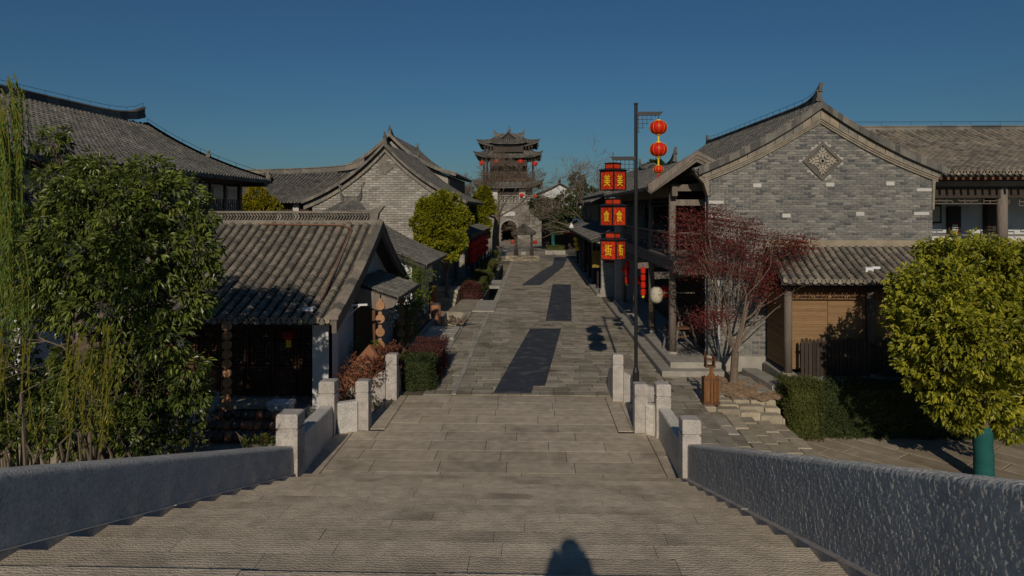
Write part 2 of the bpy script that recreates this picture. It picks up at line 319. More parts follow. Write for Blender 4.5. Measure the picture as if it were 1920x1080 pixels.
# ------------------------------------------------------------------ brick faces (face towards -Y, unless axis 'x' which faces -X/+X)
BR = [(x, y, z) for z in (0, 1) for y in (0, 1) for x in (0, 1)]; BF = [(4, 5, 7, 6), (0, 1, 5, 4), (0, 4, 6, 2), (1, 3, 7, 5), (0, 2, 3, 1)]
def bricks(parent, x0, x1, z0, z1, y, bw, bh, jt, m, limit, top=None, skip=None, out=.03, plane='y', dirn=-1, name='brick', sel=None, tfn=None):
    mats, tn = [], []; nz = int((z1-z0)/(bh+jt)); k = 0
    tvs = [(X*(bw-jt)+(0), Y*out, Z*bh) for X, Y, Z in BR]
    for j in range(nz):
        z = z0+j*(bh+jt); x = x0-(bw/2 if j % 2 else 0); rt = rnd.uniform(-.05, .05)
        while x < x1:
            a, c = max(x, x0), min(x+bw-jt, x1); x += bw
            if c-a < bw*.25: continue
            if top and (z+bh > top(a) or z+bh > top(c)): continue
            if skip and skip(a, c, z, z+bh): continue
            sx = (c-a)/(bw-jt); pr = out*rnd.uniform(-.12, .12)
            q = rnd.random(); t = rnd.uniform(0, .22) if q < .14 else (rnd.uniform(.3, .62) if q < .8 else rnd.uniform(.62, .95)); t = min(.99, max(0, t+rt))
            if tfn: t = tfn((a+c)/2, z, t)
            if plane == 'y': mats.append(frame((a, y+dirn*out+pr if dirn < 0 else y+pr, z), (sx, 0, 0), (0, 1, 0), (0, 0, 1)))
            else: mats.append(frame((y+(dirn*out if dirn < 0 else 0)+pr, a, z), (0, sx, 0), (1, 0, 0), (0, 0, 1)))
            tn.append(t)
    if mats: pieces(name, parent, tvs, BF, mats, tn, m, limit, 'brickwork', sel=sel)

# ------------------------------------------------------------------ foliage
LEAF = [(0, 0, 0), (.5, .3, .12), (.42, .68, .10), (0, 1, -.12), (-.42, .68, .10), (-.5, .3, .12)]; LF = [(0, 1, 2, 3), (0, 3, 4, 5)]
LEAF4 = [(0, 0, 0), (.5, .45, .1), (0, 1, -.08), (-.5, .45, .1)]; LF4 = [(0, 1, 2, 3)]
def unit(a): return a/np.maximum(np.linalg.norm(a, axis=-1, keepdims=True), 1e-9)
def leaves(b, P, Dr, L, Wd, tint, flat=.0, simple=False):
    N = len(P); Dr = unit(Dr); up = unit(np.array([0, 0, 1.])+rng.normal(0, .75, (N, 3))); a = unit(np.cross(Dr, up)); n = np.cross(a, Dr)
    L = L*rng.uniform(.65, 1.2, N)[:, None]; Wd = Wd*rng.uniform(.75, 1.15, N)[:, None]
    m = np.zeros((N, 4, 4)); m[:, :3, 0] = a*Wd; m[:, :3, 1] = Dr*L; m[:, :3, 2] = n*L; m[:, :3, 3] = P; m[:, 3, 3] = 1
    b.many(LEAF4 if simple else LEAF, LF4 if simple else LF, m, np.clip(tint, 0, .99))
def crown(parent, clumps, ntip, per, L, Wd, m, droop=.4, out=.9, name='crown', simple=False, core=.55, tb=(2.2, 2.2), kind=None, spread=.6):
    b = MB(); w = np.array([c[1][0]*c[1][1]*c[1][2] for c in clumps])**.67; w = w/w.sum()
    for (c, r), q in zip(clumps, w):
        n = max(3, int(ntip*q*1.25)); d = unit(rng.normal(size=(n, 3))); d = d[rng.random(n) < .35+.65*(np.sin(d[:, 0]*6+c[0]*5)*np.sin(d[:, 1]*6+c[1]*3)*np.sin(d[:, 2]*7+c[2]*4) > -.08)]; n = len(d); rad = core+(1-core)*rng.random(n)**.6; c = np.array(c, float); r = np.array(r, float)
        lump = 1+.16*np.sin(d[:, 0]*5+c[0]*3)*np.sin(d[:, 1]*5+c[1])+.12*np.sin(d[:, 2]*7+c[2]*5)
        T = c+d*r*(rad*lump)[:, None]; tt = rng.beta(*tb, n)+(rad-.8)*.3
        P = np.repeat(T, per, 0); o = np.repeat(d, per, 0); v = unit(rng.normal(size=P.shape)); dr = o*out+v*spread+np.array([0, 0, -droop])
        P = P+v*L*.25; leaves(b, P, dr, L, Wd, np.repeat(tt, per)+rng.normal(0, .13, len(P)), simple=simple)
    return b.build(name, m, parent, kind)
def limb(b, p, d, L, r, depth, n=5, wig=.25, kids=3, shrink=.68, up=.15, tips=None, minr=.004):
    p = Vector(p); d = Vector(d).normalized(); pts = [p]; rs = [r]; seg = 4
    for i in range(seg):
        d = (d+Vector((rnd.gauss(0, wig), rnd.gauss(0, wig), rnd.gauss(0, wig)+up))*.5).normalized(); p = p+d*L/seg; pts.append(p); rs.append(max(minr, r*(1-.45*(i+1)/seg)))
    b.tube(pts, rs, n, .5, cap=False)
    if depth <= 0:
        if tips is not None: tips.append((tuple(p), tuple(d)))
        return
    for k in range(kids):
        i = rnd.choice((2, 3, 4)) if k else 4; s = Vector((rnd.gauss(0, 1), rnd.gauss(0, 1), rnd.gauss(0, .6))); s = (s-d*s.dot(d)).normalized()
        limb(b, pts[i], d*1.0+s*rnd.uniform(.45, .95), L*shrink*rnd.uniform(.8, 1.15), rs[i]*.68, depth-1, max(3, n-1), wig, kids, shrink, up, tips, minr)
def hedge(parent, x0, x1, y0, y1, z0, z1, n, L, m, name='foliage', shear=0, arch=0, faces='tnrl'):
    b = MB(); sizes = {'t': (x1-x0)*(y1-y0), 'n': (x1-x0)*(z1-z0), 'r': (y1-y0)*(z1-z0), 'l': (y1-y0)*(z1-z0), 'f': (x1-x0)*(z1-z0)}; tot = sum(sizes[k] for k in faces)
    for k in faces:
        c = int(n*sizes[k]/tot); U = rng.random((c, 3)); dep = rng.random(c)**2*.16
        X = x0+(x1-x0)*U[:, 0]; Y = y0+(y1-y0)*U[:, 1]; Z = z0+(z1-z0)*U[:, 2]; o = np.zeros((c, 3))
        wob = .035*(np.sin(X*7+Z*5)+np.sin(Y*6+X*3)+np.sin(Z*9))
        if k == 't': Z = z1-dep+wob; o[:, 2] = 1
        if k == 'n': Y = y0+dep+wob; o[:, 1] = -1
        if k == 'f': Y = y1-dep; o[:, 1] = 1
        if k == 'r': X = x1-dep+wob; o[:, 0] = 1
        if k == 'l': X = x0+dep+wob; o[:, 0] = -1
        Z = Z+arch*(1-(2*(X-x0)/(x1-x0)-1)**2)*(Z-z0)/(z1-z0)
        P = np.stack([X+shear*(Y-y0), Y, Z], 1); leaves(b, P, o*.7+unit(rng.normal(size=P.shape))*.8, L, L*.55, rng.beta(2.2, 2.2, c), simple=True)
    c = b.build(name, m, parent)
    e = MB(); xa, xb = x0+.1, x1-.1; s = shear*(y1-y0); e.raw([(xa, y0+.1, z0), (xb, y0+.1, z0), (xb+s, y1-.1, z0), (xa+s, y1-.1, z0)]+[(xa, y0+.1, z1-.12), (xb, y0+.1, z1-.12), (xb+s, y1-.1, z1-.12), (xa+s, y1-.1, z1-.12)], [(4, 5, 6, 7), (0, 1, 5, 4), (1, 2, 6, 5), (2, 3, 7, 6), (3, 0, 4, 7)])
    e.build('twig_core', m, parent); return c
def lattice(b, o, u, v, w, h, nx, ny, t=.02, dep=.03, broken=0, tint=.5):
    o = Vector(o); u = Vector(u); v = Vector(v); n = u.cross(v).normalized()
    def bar(a, c): b.beam(a, c, dep if abs((c-a).normalized().dot(v)) > .5 else t, t if abs((c-a).normalized().dot(v)) > .5 else dep, tint, up=tuple(v) if abs((c-a).normalized().dot(v)) < .5 else tuple(u)) if False else b.beam(a, c, t, dep, tint, up=tuple(n))
    for i in range(nx+1): bar(o+u*(w*i/nx), o+u*(w*i/nx)+v*h) if i in (0, nx) or not broken else [bar(o+u*(w*i/nx)+v*(h*j/ny), o+u*(w*i/nx)+v*(h*(j+1)/ny)) for j in range(ny) if (i+j*2+i*j) % 3]
    for j in range(ny+1): bar(o+v*(h*j/ny), o+v*(h*j/ny)+u*w) if j in (0, ny) or not broken else [bar(o+v*(h*j/ny)+u*(w*i/nx), o+v*(h*j/ny)+u*(w*(i+1)/nx)) for i in range(nx) if (i*2+j+i*j) % 4]

# ================================================================== THE SETTING
g = MB()
g.face([(-900, -60, -1.3), (900, -60, -1.3), (900, 1500, -1.3), (-900, 1500, -1.3)]); g.build('ground', 'earth', kind='structure')
street = MB(); street.box(-1.95, 3.6, 16.83, 330, -1.2, -.03, .5); street.box(-3.3, -1.95, 16.83, 21, -1.2, -.033, .5); street.box(-2.75, -1.95, 21, 34, -1.2, -.033, .5); street.box(-2.75, -1.95, 58, 330, -1.2, -.053, .5)
street = street.build('street', 'joint', kind='structure'); sb = MB(); sb.box(-1.9, 3.5, 62, 300, -.5, .0); sb.box(-2.75, -1.9, 62, 300, -.5, .0); sb.build('far_paving', 'paver', street, 'stuff')
blk = MB(); blk.box(-60, -3.9, 12.8, 330, -1.25, -.01); blk.box(-3.9, -3.3, 16.75, 22, -1.25, -.012); blk.box(-3.9, -2.75, 30.6, 35, -1.25, -.012); blk.box(-3.9, -2.75, 58, 330, -1.25, -.012)
blk.box(-3.9, -2.6, 35, 58, -1.25, -.012)
blk.build('left_pavement', 'paver', kind='structure')
rb = MB(); rb.box(3.6, 60, 19.3, 330, -1.25, -.012); rb.box(2.25, 3.6, 12.6, 19.3, -1.25, -.045); rb.box(3.6, 5.9, 16.9, 19.3, -1.25, -.05); rb.box(3.6, 3.95, 12.6, 16.9, -1.25, -.05)
rb.box(5.9, 30, 18, 19.3, -1.25, -.02)
right_pavement = rb.build('right_pavement', 'joint', kind='structure')
t = MB(); t.box(3.9, 30, 11.0, 19.3, -1.28, -.93); terrace = t.build('lower_terrace', 'joint', kind='structure')
wt = MB(); wt.face([(-3.95, 21, -.62), (-1.9, 21, -.62), (-1.9, 60, -.62), (-3.95, 60, -.62)]); wt.face([(-30, -30, -1.2), (60, -30, -1.2), (60, 10.9, -1.2), (-30, 10.9, -1.2)]); wt.build('canal_water', 'water', kind='structure')
# pavers of the street: rows across it
tv, tf = cbox(1, 1, .06, .008)
def pavers(parent, x0, x1, y0, y1, dy, wlo, whi, z, limit, m='paver', name='paver', skipf=None):
    mats, tn = [], []; y = y0; row = 0
    while y < y1:
        dd = dy*rnd.uniform(.85, 1.15); x = x0-rnd.uniform(0, whi) if False else x0+rnd.uniform(-.3, 0)
        while x < x1:
            w = rnd.uniform(wlo, whi); a, c = max(x, x0), min(x+w, x1); x += w
            if c-a < .1 or (skipf and skipf((a+c)/2, y+dd/2)): continue
            j = .009; al = rnd.gauss(0, .006)
            mats.append(frame(((a+c)/2, y+dd/2, z-.06+rnd.uniform(-.003, .003)), (c-a-j, al, 0), (-al, dd-j, rnd.gauss(0, .002)), (rnd.gauss(0, .003), 0, 1))); tn.append(rnd.random())
        y += dd
    pieces(name, parent, tv, tf, mats, tn, m, limit, 'paving')
pavers(street, -1.93, 3.53, 16.95, 62, .40, .32, .8, 0, 300)
pavers(street, -2.75, -1.95, 16.95, 34, .5, .4, .78, .0, 60, name='edge_paver')
pavers(right_pavement, 2.4, 4.0, 12.8, 17.0, .34, .3, .7, .0, 70); pavers(right_pavement, 3.55, 5.6, 17.0, 19.3, .34, .35, .8, -.002, 50, skipf=lambda x, y: ((x-5.5)/1.0)**2+((y-17.8)/1.2)**2 < 1)
mats_ = [(G(994, 617), G(1052, 617), G(1022, 724), G(1000, 724), G(996, 738), G(925, 738)), (G(1036, 534), G(1070, 534), G(1072, 602), G(1023, 602)), (G(1040, 482), G(1064, 482), G(1056, 501), G(1013, 535), G(978, 535), G(1016, 508), G(1036, 497))]
for poly, lb in zip(mats_, ('nearest long dark rubber mat lying on the grey street pavers', 'middle short dark rubber mat lying on the street', 'farthest bent dark rubber mat lying on the street')):
    b = MB(); k = len(poly); vs = [(p.x, p.y, .012) for p in poly]+[(p.x, p.y, .022) for p in poly]; b.raw(vs, [tuple(range(k, 2*k))[::-1]]+[(i, i+k, (i+1) % k+k, (i+1) % k) for i in range(k)], rnd.random())
    tag(b.build('street_mat', 'rubber'), lb, 'mat', 'dark mats along the street')
# kerb strips and canal edging
for x0, x1, y0, y1, z in ((-2.0, -1.72, 34, 60, .03), (-3.05, -2.75, 21, 30.6, .03), (-2.05, -1.93, 17, 34, .006)):
    y = y0
    while y < y1: slab('edge_stone', 'kerb', x0, x1, y, min(y+1.1, y1)-.012, -.3 if z > .01 else -.05, z, street); y += 1.1
# grass tufts in joints
b = MB(); n = 500; X = rng.uniform(2.5, 5.6, n); Y = rng.uniform(12.8, 18.6, n); X = np.where(rng.random(n) < .4, rng.normal(5.95, .09, n), X); Y = np.where(X > 5.75, rng.uniform(13, 15.4, n), Y)
Z = np.where(X > 5.75, -.93, np.where((X > 3.9) & (Y < 16.9), -50, 0)); keep = (Z > -10) & ((np.sin(X*3.1)+np.sin(Y*2.3+X) > .6) | (X > 5.75)); P = np.stack([X, Y, Z], 1)[keep]; P = np.repeat(P, 10, 0)+rng.normal(0, .03, (keep.sum()*10, 3))*[1, 1, 0]
leaves(b, P, rng.normal(0, .5, P.shape)+[0, 0, 1], .05, .012, rng.random(len(P)), simple=True)
P = np.stack([rng.normal(3.22, .05, 900), rng.uniform(17, 34, 900), np.zeros(900)], 1); P = P[np.sin(P[:, 1]*1.7) > 0]; leaves(b, P, rng.normal(0, .5, P.shape)+[0, 0, 1], .035, .012, rng.random(len(P)), simple=True)
P = np.stack([rng.normal(-2.72, .05, 900), rng.uniform(17, 33, 900), np.zeros(900)], 1); P = P[np.sin(P[:, 1]*1.3+1) > 0]; leaves(b, P, rng.normal(0, .5, P.shape)+[0, 0, 1], .035, .012, rng.random(len(P)), simple=True)
b.build('grass', 'grass', kind='stuff')

# ================================================================== BRIDGE
bridge = thing('stone_bridge', (-.7, 11, 0), 'pale granite bridge stairs with low parapets in the foreground', 'bridge')
T, R, Y0 = .546, .155, 11.4
XL, XR = -3.98, 2.52
def stair_z(y): return 0 if y > Y0 else (3.1 if y < Y0-20*T else R*math.ceil((Y0-y)/T-1e-6))
y = 16.83; row = 0
bl = MB(); bl.box(XL+.05, XR-.05, 11.43, 14.2, -1.25, -.004); bl.box(-3.3, 1.95, 14.2, 16.8, -1.25, -.004); bl.build('landing_core', 'joint_dark', bridge); bl = MB(); bl.box(-6.2, 3.4, -5, .3, -1.25, 3.0)
for i in range(20): bl.box(-4.1-.03*(i+1)-.05, XR+.1, Y0-(i+1)*T+.02, Y0-i*T+.01, -1.25, R*(i+1)-.1)
bl.build('bridge_core', 'mortar_dark', bridge)
while y > 11.45:                                # landing rows
    inner = y > 14.2; a, c = (-3.1, 1.75) if inner else (-3.72, 2.3); x = a-rnd.uniform(0, 1.0)
    x = a; first = rnd.uniform(.45, 1.2)
    while x < c-.05:
        w = first if x == a else rnd.uniform(1.05, 1.45); e = x+w
        if c-e < .45: e = c
        slab('landing_slab', 'granite', x+.005, e-.005, y-T+.007, y-.004, -.06, .0+rnd.uniform(0, .001), bridge, .0008, jit=.001); x = e
    y -= T
for x0, x1, y0, y1 in ((-3.42, -3.11, 14.2, 16.83), (1.76, 2.06, 14.2, 16.83), (-4.06, -3.73, 11.45, 14.2), (2.31, 2.6, 11.45, 14.2), (2.07, 2.75, 14.25, 16.83), (-4.3, -3.43, 14.25, 16.83)):
    y = y0
    while y < y1-.1: e = min(y+1.3, y1); slab('edge_slab', 'granite', x0, x1, y+.004, e-.004, -.06, .008, bridge); y = e
for i in range(20):                             # the steps: each slab overlaps the one below a little
    yb = Y0-i*T; yf = yb-T; spl = .03*(i+1); a, c = -3.90-spl, 2.46; x = a; z = R*(i+1); first = rnd.uniform(.5, 1.4); rt = rnd.uniform(.15, .85)
    while x < c-.05:
        w = first if x == a else rnd.uniform(1.3, 1.75); e = x+w
        if c-e < .6: e = c
        tread('step_slab', 'granite', x+.002, e-.002, yf-.05, yb+.015+rnd.uniform(-.004, .004), z-.1, z+rnd.uniform(-.003, .003), bridge, min(.99, max(0, rt+rnd.uniform(-.25, .25))), .026+rnd.uniform(0, .008), .016); x = e
slab('deck_slab', 'granite', -6, 3.2, -5, Y0-20*T-.06, 3.0, 3.1, bridge)
# parapets: posts with caps, panels
def post(x, y, z, w, h, rot=0):
    b = MB(); c = w/2; hc = .27; b.prism([(-c, 0), (c, 0), (c, h-hc), (-c, h-hc)], 'y', -c, c, rnd.random()); hw = c*.88
    b.prism([(-hw, h-hc), (hw, h-hc), (hw, h-hc+.03), (-hw, h-hc+.03)], 'y', -hw, hw)
    vs = [(p[0]+x, p[1]+y, p[2]+z) for p in b.v]; b.v = vs; p = b.build('parapet_post', 'granite_smooth', bridge)
    b = MB(); e = .02; q = lambda r, zz: [(x-r, y-r, zz), (x+r, y-r, zz), (x+r, y+r, zz), (x-r, y+r, zz)]
    z0 = z+h-hc+.03; b.raw(q(c-.01, z0)+q(c, z0+.015)+q(c, z+h-e)+q(c-e, z+h), [(0, 1, 2, 3)[::-1]]+[(i+4*k, (i+1) % 4+4*k, (i+1) % 4+4*k+4, i+4*k+4) for k in range(3) for i in range(4)]+[(12, 13, 14, 15)], rnd.random()); b.build('post_cap', 'granite_smooth', p)
from mathutils import noise as mn
def panel(p, q, zb0, zb1, top, w=.24, n=14, m='granite_rough', below=.15, name='parapet_panel', rnd_e=.03, relief=0, res=.03):
    """wall panel from p to q (xy); top(t) gives height of its top edge; relief = depth of the chiselled surface"""
    p = Vector((p[0], p[1], 0)); q = Vector((q[0], q[1], 0)); d = (q-p).normalized(); s = Vector((d.y, -d.x, 0)); b = MB(); L = (q-p).length
    if relief: n = int(L/res)
    K = 1 if not relief else int(1.05/res); rings = []
    for i in range(n+1):
        t = i/n; c = p.lerp(q, t); zb = zb0+(zb1-zb0)*t-below; zt = top(t); key = [(w/2, zb), (w/2, zt-rnd_e), (w/2-rnd_e*.35, zt-rnd_e*.3), (w/2-rnd_e, zt), (-w/2+rnd_e, zt), (-w/2+rnd_e*.35, zt-rnd_e*.3), (-w/2, zt-rnd_e), (-w/2, zb)]
        pts = []
        for a_, b_ in zip(key[:-1], key[1:]):
            ln = math.hypot(b_[0]-a_[0], b_[1]-a_[1]); k_ = max(1, round(ln/.95*K)) if relief else 1; k_ = k_ if relief == 0 or ln < .5 else K
            if relief and a_ is key[3]: k_ = max(2, K//5)
            pts += [(a_[0]+(b_[0]-a_[0])*g_/k_, a_[1]+(b_[1]-a_[1])*g_/k_) for g_ in range(k_)]
        pts.append(key[-1]); ring = []
        for x, z in pts:
            v = c+s*x+Vector((0, 0, z))
            if relief:
                al = t*L; u_, w_ = al*.80+z*.6+x*.5, -al*.6+z*.80; h_ = mn.noise(Vector((u_*70, w_*52, x*40)))+mn.noise(Vector((u_*30+7, w_*16, 3+x*12)))*.5
                v = v+(s*(1 if x > 0 else -1) if abs(x) > w/2-.004 else Vector((0, 0, 1)))*relief*h_
            ring.append(v)
        rings.append(ring)
    k = len(rings[0]); R_ = np.array([[tuple(v) for v in r_] for r_ in rings]).reshape(-1, 3); fs = [(i*k+j, i*k+j+1, (i+1)*k+j+1, (i+1)*k+j) for i in range(n) for j in range(k-1)]
    b.raw(R_, fs, .5); b.face(rings[0][::-1]); b.face(rings[-1])
    return b.build(name, m, bridge, smooth=bool(relief))
def wing(x, y, sg):                              # scroll-shaped wing panel running outwards from the end post
    prof = [(0, -.1), (0, .72)]+[(.40*math.sin(a), .36+.36*math.cos(a)) for a in [k*math.pi/2/8 for k in range(1, 9)]]+[(.46+.06*k, .52-.004*k*k) for k in range(4)]+[(.68+.28*math.sin(a), .16+.33*math.cos(a)) for a in [k*math.pi/2/6 for k in range(1, 7)]]+[(.98, -.1)]
    b = MB(); b.prism(prof, 'y', -.09, .09, .5); an = -.55*sg
    b.v = [(x+sg*(v[0]*math.cos(.55))-v[1]*math.sin(an)*0, y-v[0]*math.sin(.55)+v[1], v[2]) for v in b.v]; b.build('wing_panel', 'granite_smooth', bridge)
# right side
post(2.03, 16.55, 0, .25, 1.12); post(2.22, 14.25, 0, .27, 1.0); post(2.62, 13.95, 0, .29, 1.08); post(2.58, 11.35, 0, .30, 1.17)
wing(2.15, 16.42, 1)
panel((2.36, 14.12), (2.5, 14.0), 0, 0, lambda t: .62, .2, 4, relief=.01, res=.03)
panel((2.64, 13.8), (2.61, 11.5), 0, 0, lambda t: .62+.06*t, .24, 10, relief=.008, res=.02)
wallR = [(2.64, 11.2), (2.60, 7.9), (2.54, 3.4), (2.52, -3)]
def topR(y): return .78+(11.2-y)*.3175 if y > 3.0 else .78+8.2*.3175+(3.0-y)*.06
for (a, c) in zip(wallR[:-1], wallR[1:]): panel(a, c, .1+.284*(11.2-a[1]) if a[1] > .6 else 3.1, min(3.1, .1+.284*(11.2-c[1])), (lambda a, c: lambda t: topR(a[1]+(c[1]-a[1])*t))(a, c), .26, 14, rnd_e=.035, below=.5, relief=.007 if a[1] > 3.5 else 0, res=.009 if a[1] < 9 else .012, m='granite_rough')
# left side
post(-3.43, 16.5, 0, .27, 1.1); post(-3.57, 14.25, 0, .27, 1.02); post(-4.2, 13.9, 0, .32, 1.1); post(-4.06, 11.3, 0, .36, 1.22)
wing(-3.56, 16.38, -1)
panel((-3.7, 14.15), (-4.05, 13.95), 0, 0, lambda t: .62, .2, 4, m='granite_wall')
panel((-4.2, 13.75), (-4.1, 11.45), 0, 0, lambda t: .62+.1*t, .26, 10, m='granite_wall')
wallL = [(-4.12, 11.12), (-4.26, 7.6), (-4.42, 3.9), (-4.8, -3)]
def topL(y): return .70+(11.15-y)*.3115 if y > 3 else .70+8.15*.3115+(3-y)*.05
for (a, c) in zip(wallL[:-1], wallL[1:]): panel(a, c, .1+.284*(11.2-a[1]) if a[1] > .6 else 3.1, min(3.1, .1+.284*(11.2-c[1])), (lambda a, c: lambda t: topL(a[1]+(c[1]-a[1])*t))(a, c), .34, 14, rnd_e=.04, below=.5, relief=.0016 if a[1] > 3.8 else 0, res=.03, m='granite_wall')
# plinth kerbs under the long walls
for wl_, sg in ((wallR, -1), (wallL, 1)):
    for a, c in zip(wl_[:-1], wl_[1:]):
        b = MB(); z0, z1 = (.09+.284*(11.4-q[1]) for q in (a, c)); b.beam((a[0]+sg*.15, a[1]-.01, min(z0, 3.1)), (c[0]+sg*.15, c[1]+.01, min(z1, 3.14)), .12, .16); b.build('wall_plinth', 'granite_smooth', bridge)
for sx, X in ((1, 2.0), (-1, -3.45)):           # drum stones at the street end
    b = MB(); prof = [(16.68, -.05)]+[(16.68+1.0*math.sin(a), .72*math.cos(a)**.8 if math.cos(a) > .01 else .0) for a in [k*math.pi/2/10 for k in range(11)]]+[(17.68, -.05)]
    b.prism(prof, 'x', X-.09, X+.09); b.build('drum_stone', 'granite_smooth', bridge)

# ================================================================== PHOTOGRAPHER (stands behind the camera, throws the shadow on the steps)
def person(x, y, z):
    me = bpy.data.meshes.new('person'); J = dict(pel=(0, 0, .86), wa=(0, 0, 1.02), ch=(0, 0, 1.25), nk=(0, .01, 1.42), hd=(0, .03, 1.5), ht=(0, .02, 1.62))
    V = [(0, 0, .86), (0, 0, 1.02), (0, 0, 1.25), (0, .0, 1.40), (0, .02, 1.47), (0, .03, 1.55), (0, .02, 1.66)]; R_ = [.15, .14, .16, .07, .065, .095, .08]; E = [(0, 1), (1, 2), (2, 3), (3, 4), (4, 5), (5, 6)]
    for s in (-1, 1):
        k = len(V); V += [(s*.1, 0, .8), (s*.12, .02, .45), (s*.12, 0, .08), (s*.13, .13, .04)]; R_ += [.1, .065, .045, .035]; E += [(0, k), (k, k+1), (k+1, k+2), (k+2, k+3)]
        k = len(V); V += [(s*.15, 0, 1.34), (s*.15, .10, 1.18), (s*.085, .20, 1.44)]; R_ += [.075, .065, .05]; E += [(2, k), (k, k+1), (k+1, k+2)]
        for f in range(5): kk = len(V); V += [(s*.1+s*.012*(f-2), .25, 1.40+.015*(f-2)), (s*.07+s*.010*(f-2), .285-.02*(f == 4), 1.41+.016*(f-2))]; R_ += [.009, .008]; E += [(k+2, kk), (kk, kk+1)]
    me.from_pydata(V, E, []); me.materials.append(M['coat']); o = bpy.data.objects.new('person', me); COL.objects.link(o); o.location = (x, y, z)
    md = o.modifiers.new('skin', 'SKIN'); sk = me.skin_vertices[0].data if me.skin_vertices else None
    if sk is None:
        bpy.context.view_layer.objects.active = o; 
    import bmesh
    bm = bmesh.new(); bm.from_mesh(me); lay = bm.verts.layers.skin.verify(); bm.verts.ensure_lookup_table()
    for i, v in enumerate(bm.verts): v[lay].radius = (R_[i], R_[i]); v[lay].use_root = (i == 0)
    bm.to_mesh(me); bm.free(); o.modifiers.new('sub', 'SUBSURF').levels = 1; o.modifiers['sub'].render_levels = 1
    tag(o, 'person in a dark coat holding up a camera at the top of the stairs', 'person')
person(.02, -.42, 3.1); bpy.data.objects['person'].scale = (1.12, 1.12, 1.12)

# ================================================================== LAMP POST WITH LANTERNS
PX, PY = 2.34, 15.66
lamp = thing('street_lamp', (PX, PY, 0), 'tall thin black lamp post with two side arms beside the bridge end', 'lamp post')
b = MB(); b.tube([(PX, PY, .9), (PX, PY, 7.0)], [.042, .040], 10); b.tube([(PX, PY, 7.0), (PX, PY, 7.03)], [.05, .05], 10); b.build('pole', 'black', lamp)
b = MB(); b.tube([(PX, PY, -.02), (PX, PY, .9), (PX, PY, 1.0)], [.075, .075, .045], 12); b.build('pole_base', 'black', lamp)
for z, x1, sg in ((6.75, 2.9, 1), (5.73, 1.80, -1)):
    b = MB(); b.box(min(PX, x1), max(PX, x1), PY-.03, PY+.03, z, z+.06); b.box(min(PX, x1)-.04*(sg < 0), max(PX, x1)+.04*(sg > 0), PY-.035, PY+.035, z+.05, z+.08); arm = b.build('arm', 'black', lamp)
    b = MB(); c = .095
    for k in range(5):
        L = (4-k)*c+.02; b.beam((PX+sg*(k*c+.06), PY, z), (PX+sg*(k*c+.06), PY, z-max(.05, L)), .012, .012); b.beam((PX+sg*.04, PY, z-k*c), (PX+sg*(.08+L), PY, z-k*c), .012, .012)
    b.build('lattice_bracket', 'black', arm)
BX, RX = 1.82, 2.85
chars = ['美', '食', '街']; cname = {'美': 'top', '食': 'middle', '街': 'bottom'}
def glyph(ch, size):
    fc = bpy.data.curves.new('character', 'FONT'); fc.body = ch; fc.size = size; fc.extrude = .004; fc.align_x = 'CENTER'; fc.align_y = 'CENTER'; fc.offset = .0012; fc.resolution_u = 3
    o = bpy.data.objects.new('character', fc); COL.objects.link(o); dg = bpy.context.evaluated_depsgraph_get(); me = bpy.data.meshes.new_from_object(o.evaluated_get(dg)); bpy.data.objects.remove(o)
    co = np.zeros(len(me.vertices)*3); me.vertices.foreach_get('co', co); co = co.reshape(-1, 3)
    if len(co): mid = (co.max(0)+co.min(0))/2; mid[2] = 0; co -= mid; sc = size*.86/max(1e-3, (co.max(0)-co.min(0))[:2].max()); co[:, :2] *= sc; me.vertices.foreach_set('co', co.ravel())
    me.materials.clear(); me.materials.append(M['yellow']); a = me.attributes.new('tint', 'FLOAT', 'FACE'); a.data.foreach_set('value', np.full(len(me.polygons), .5, np.float32)); return me
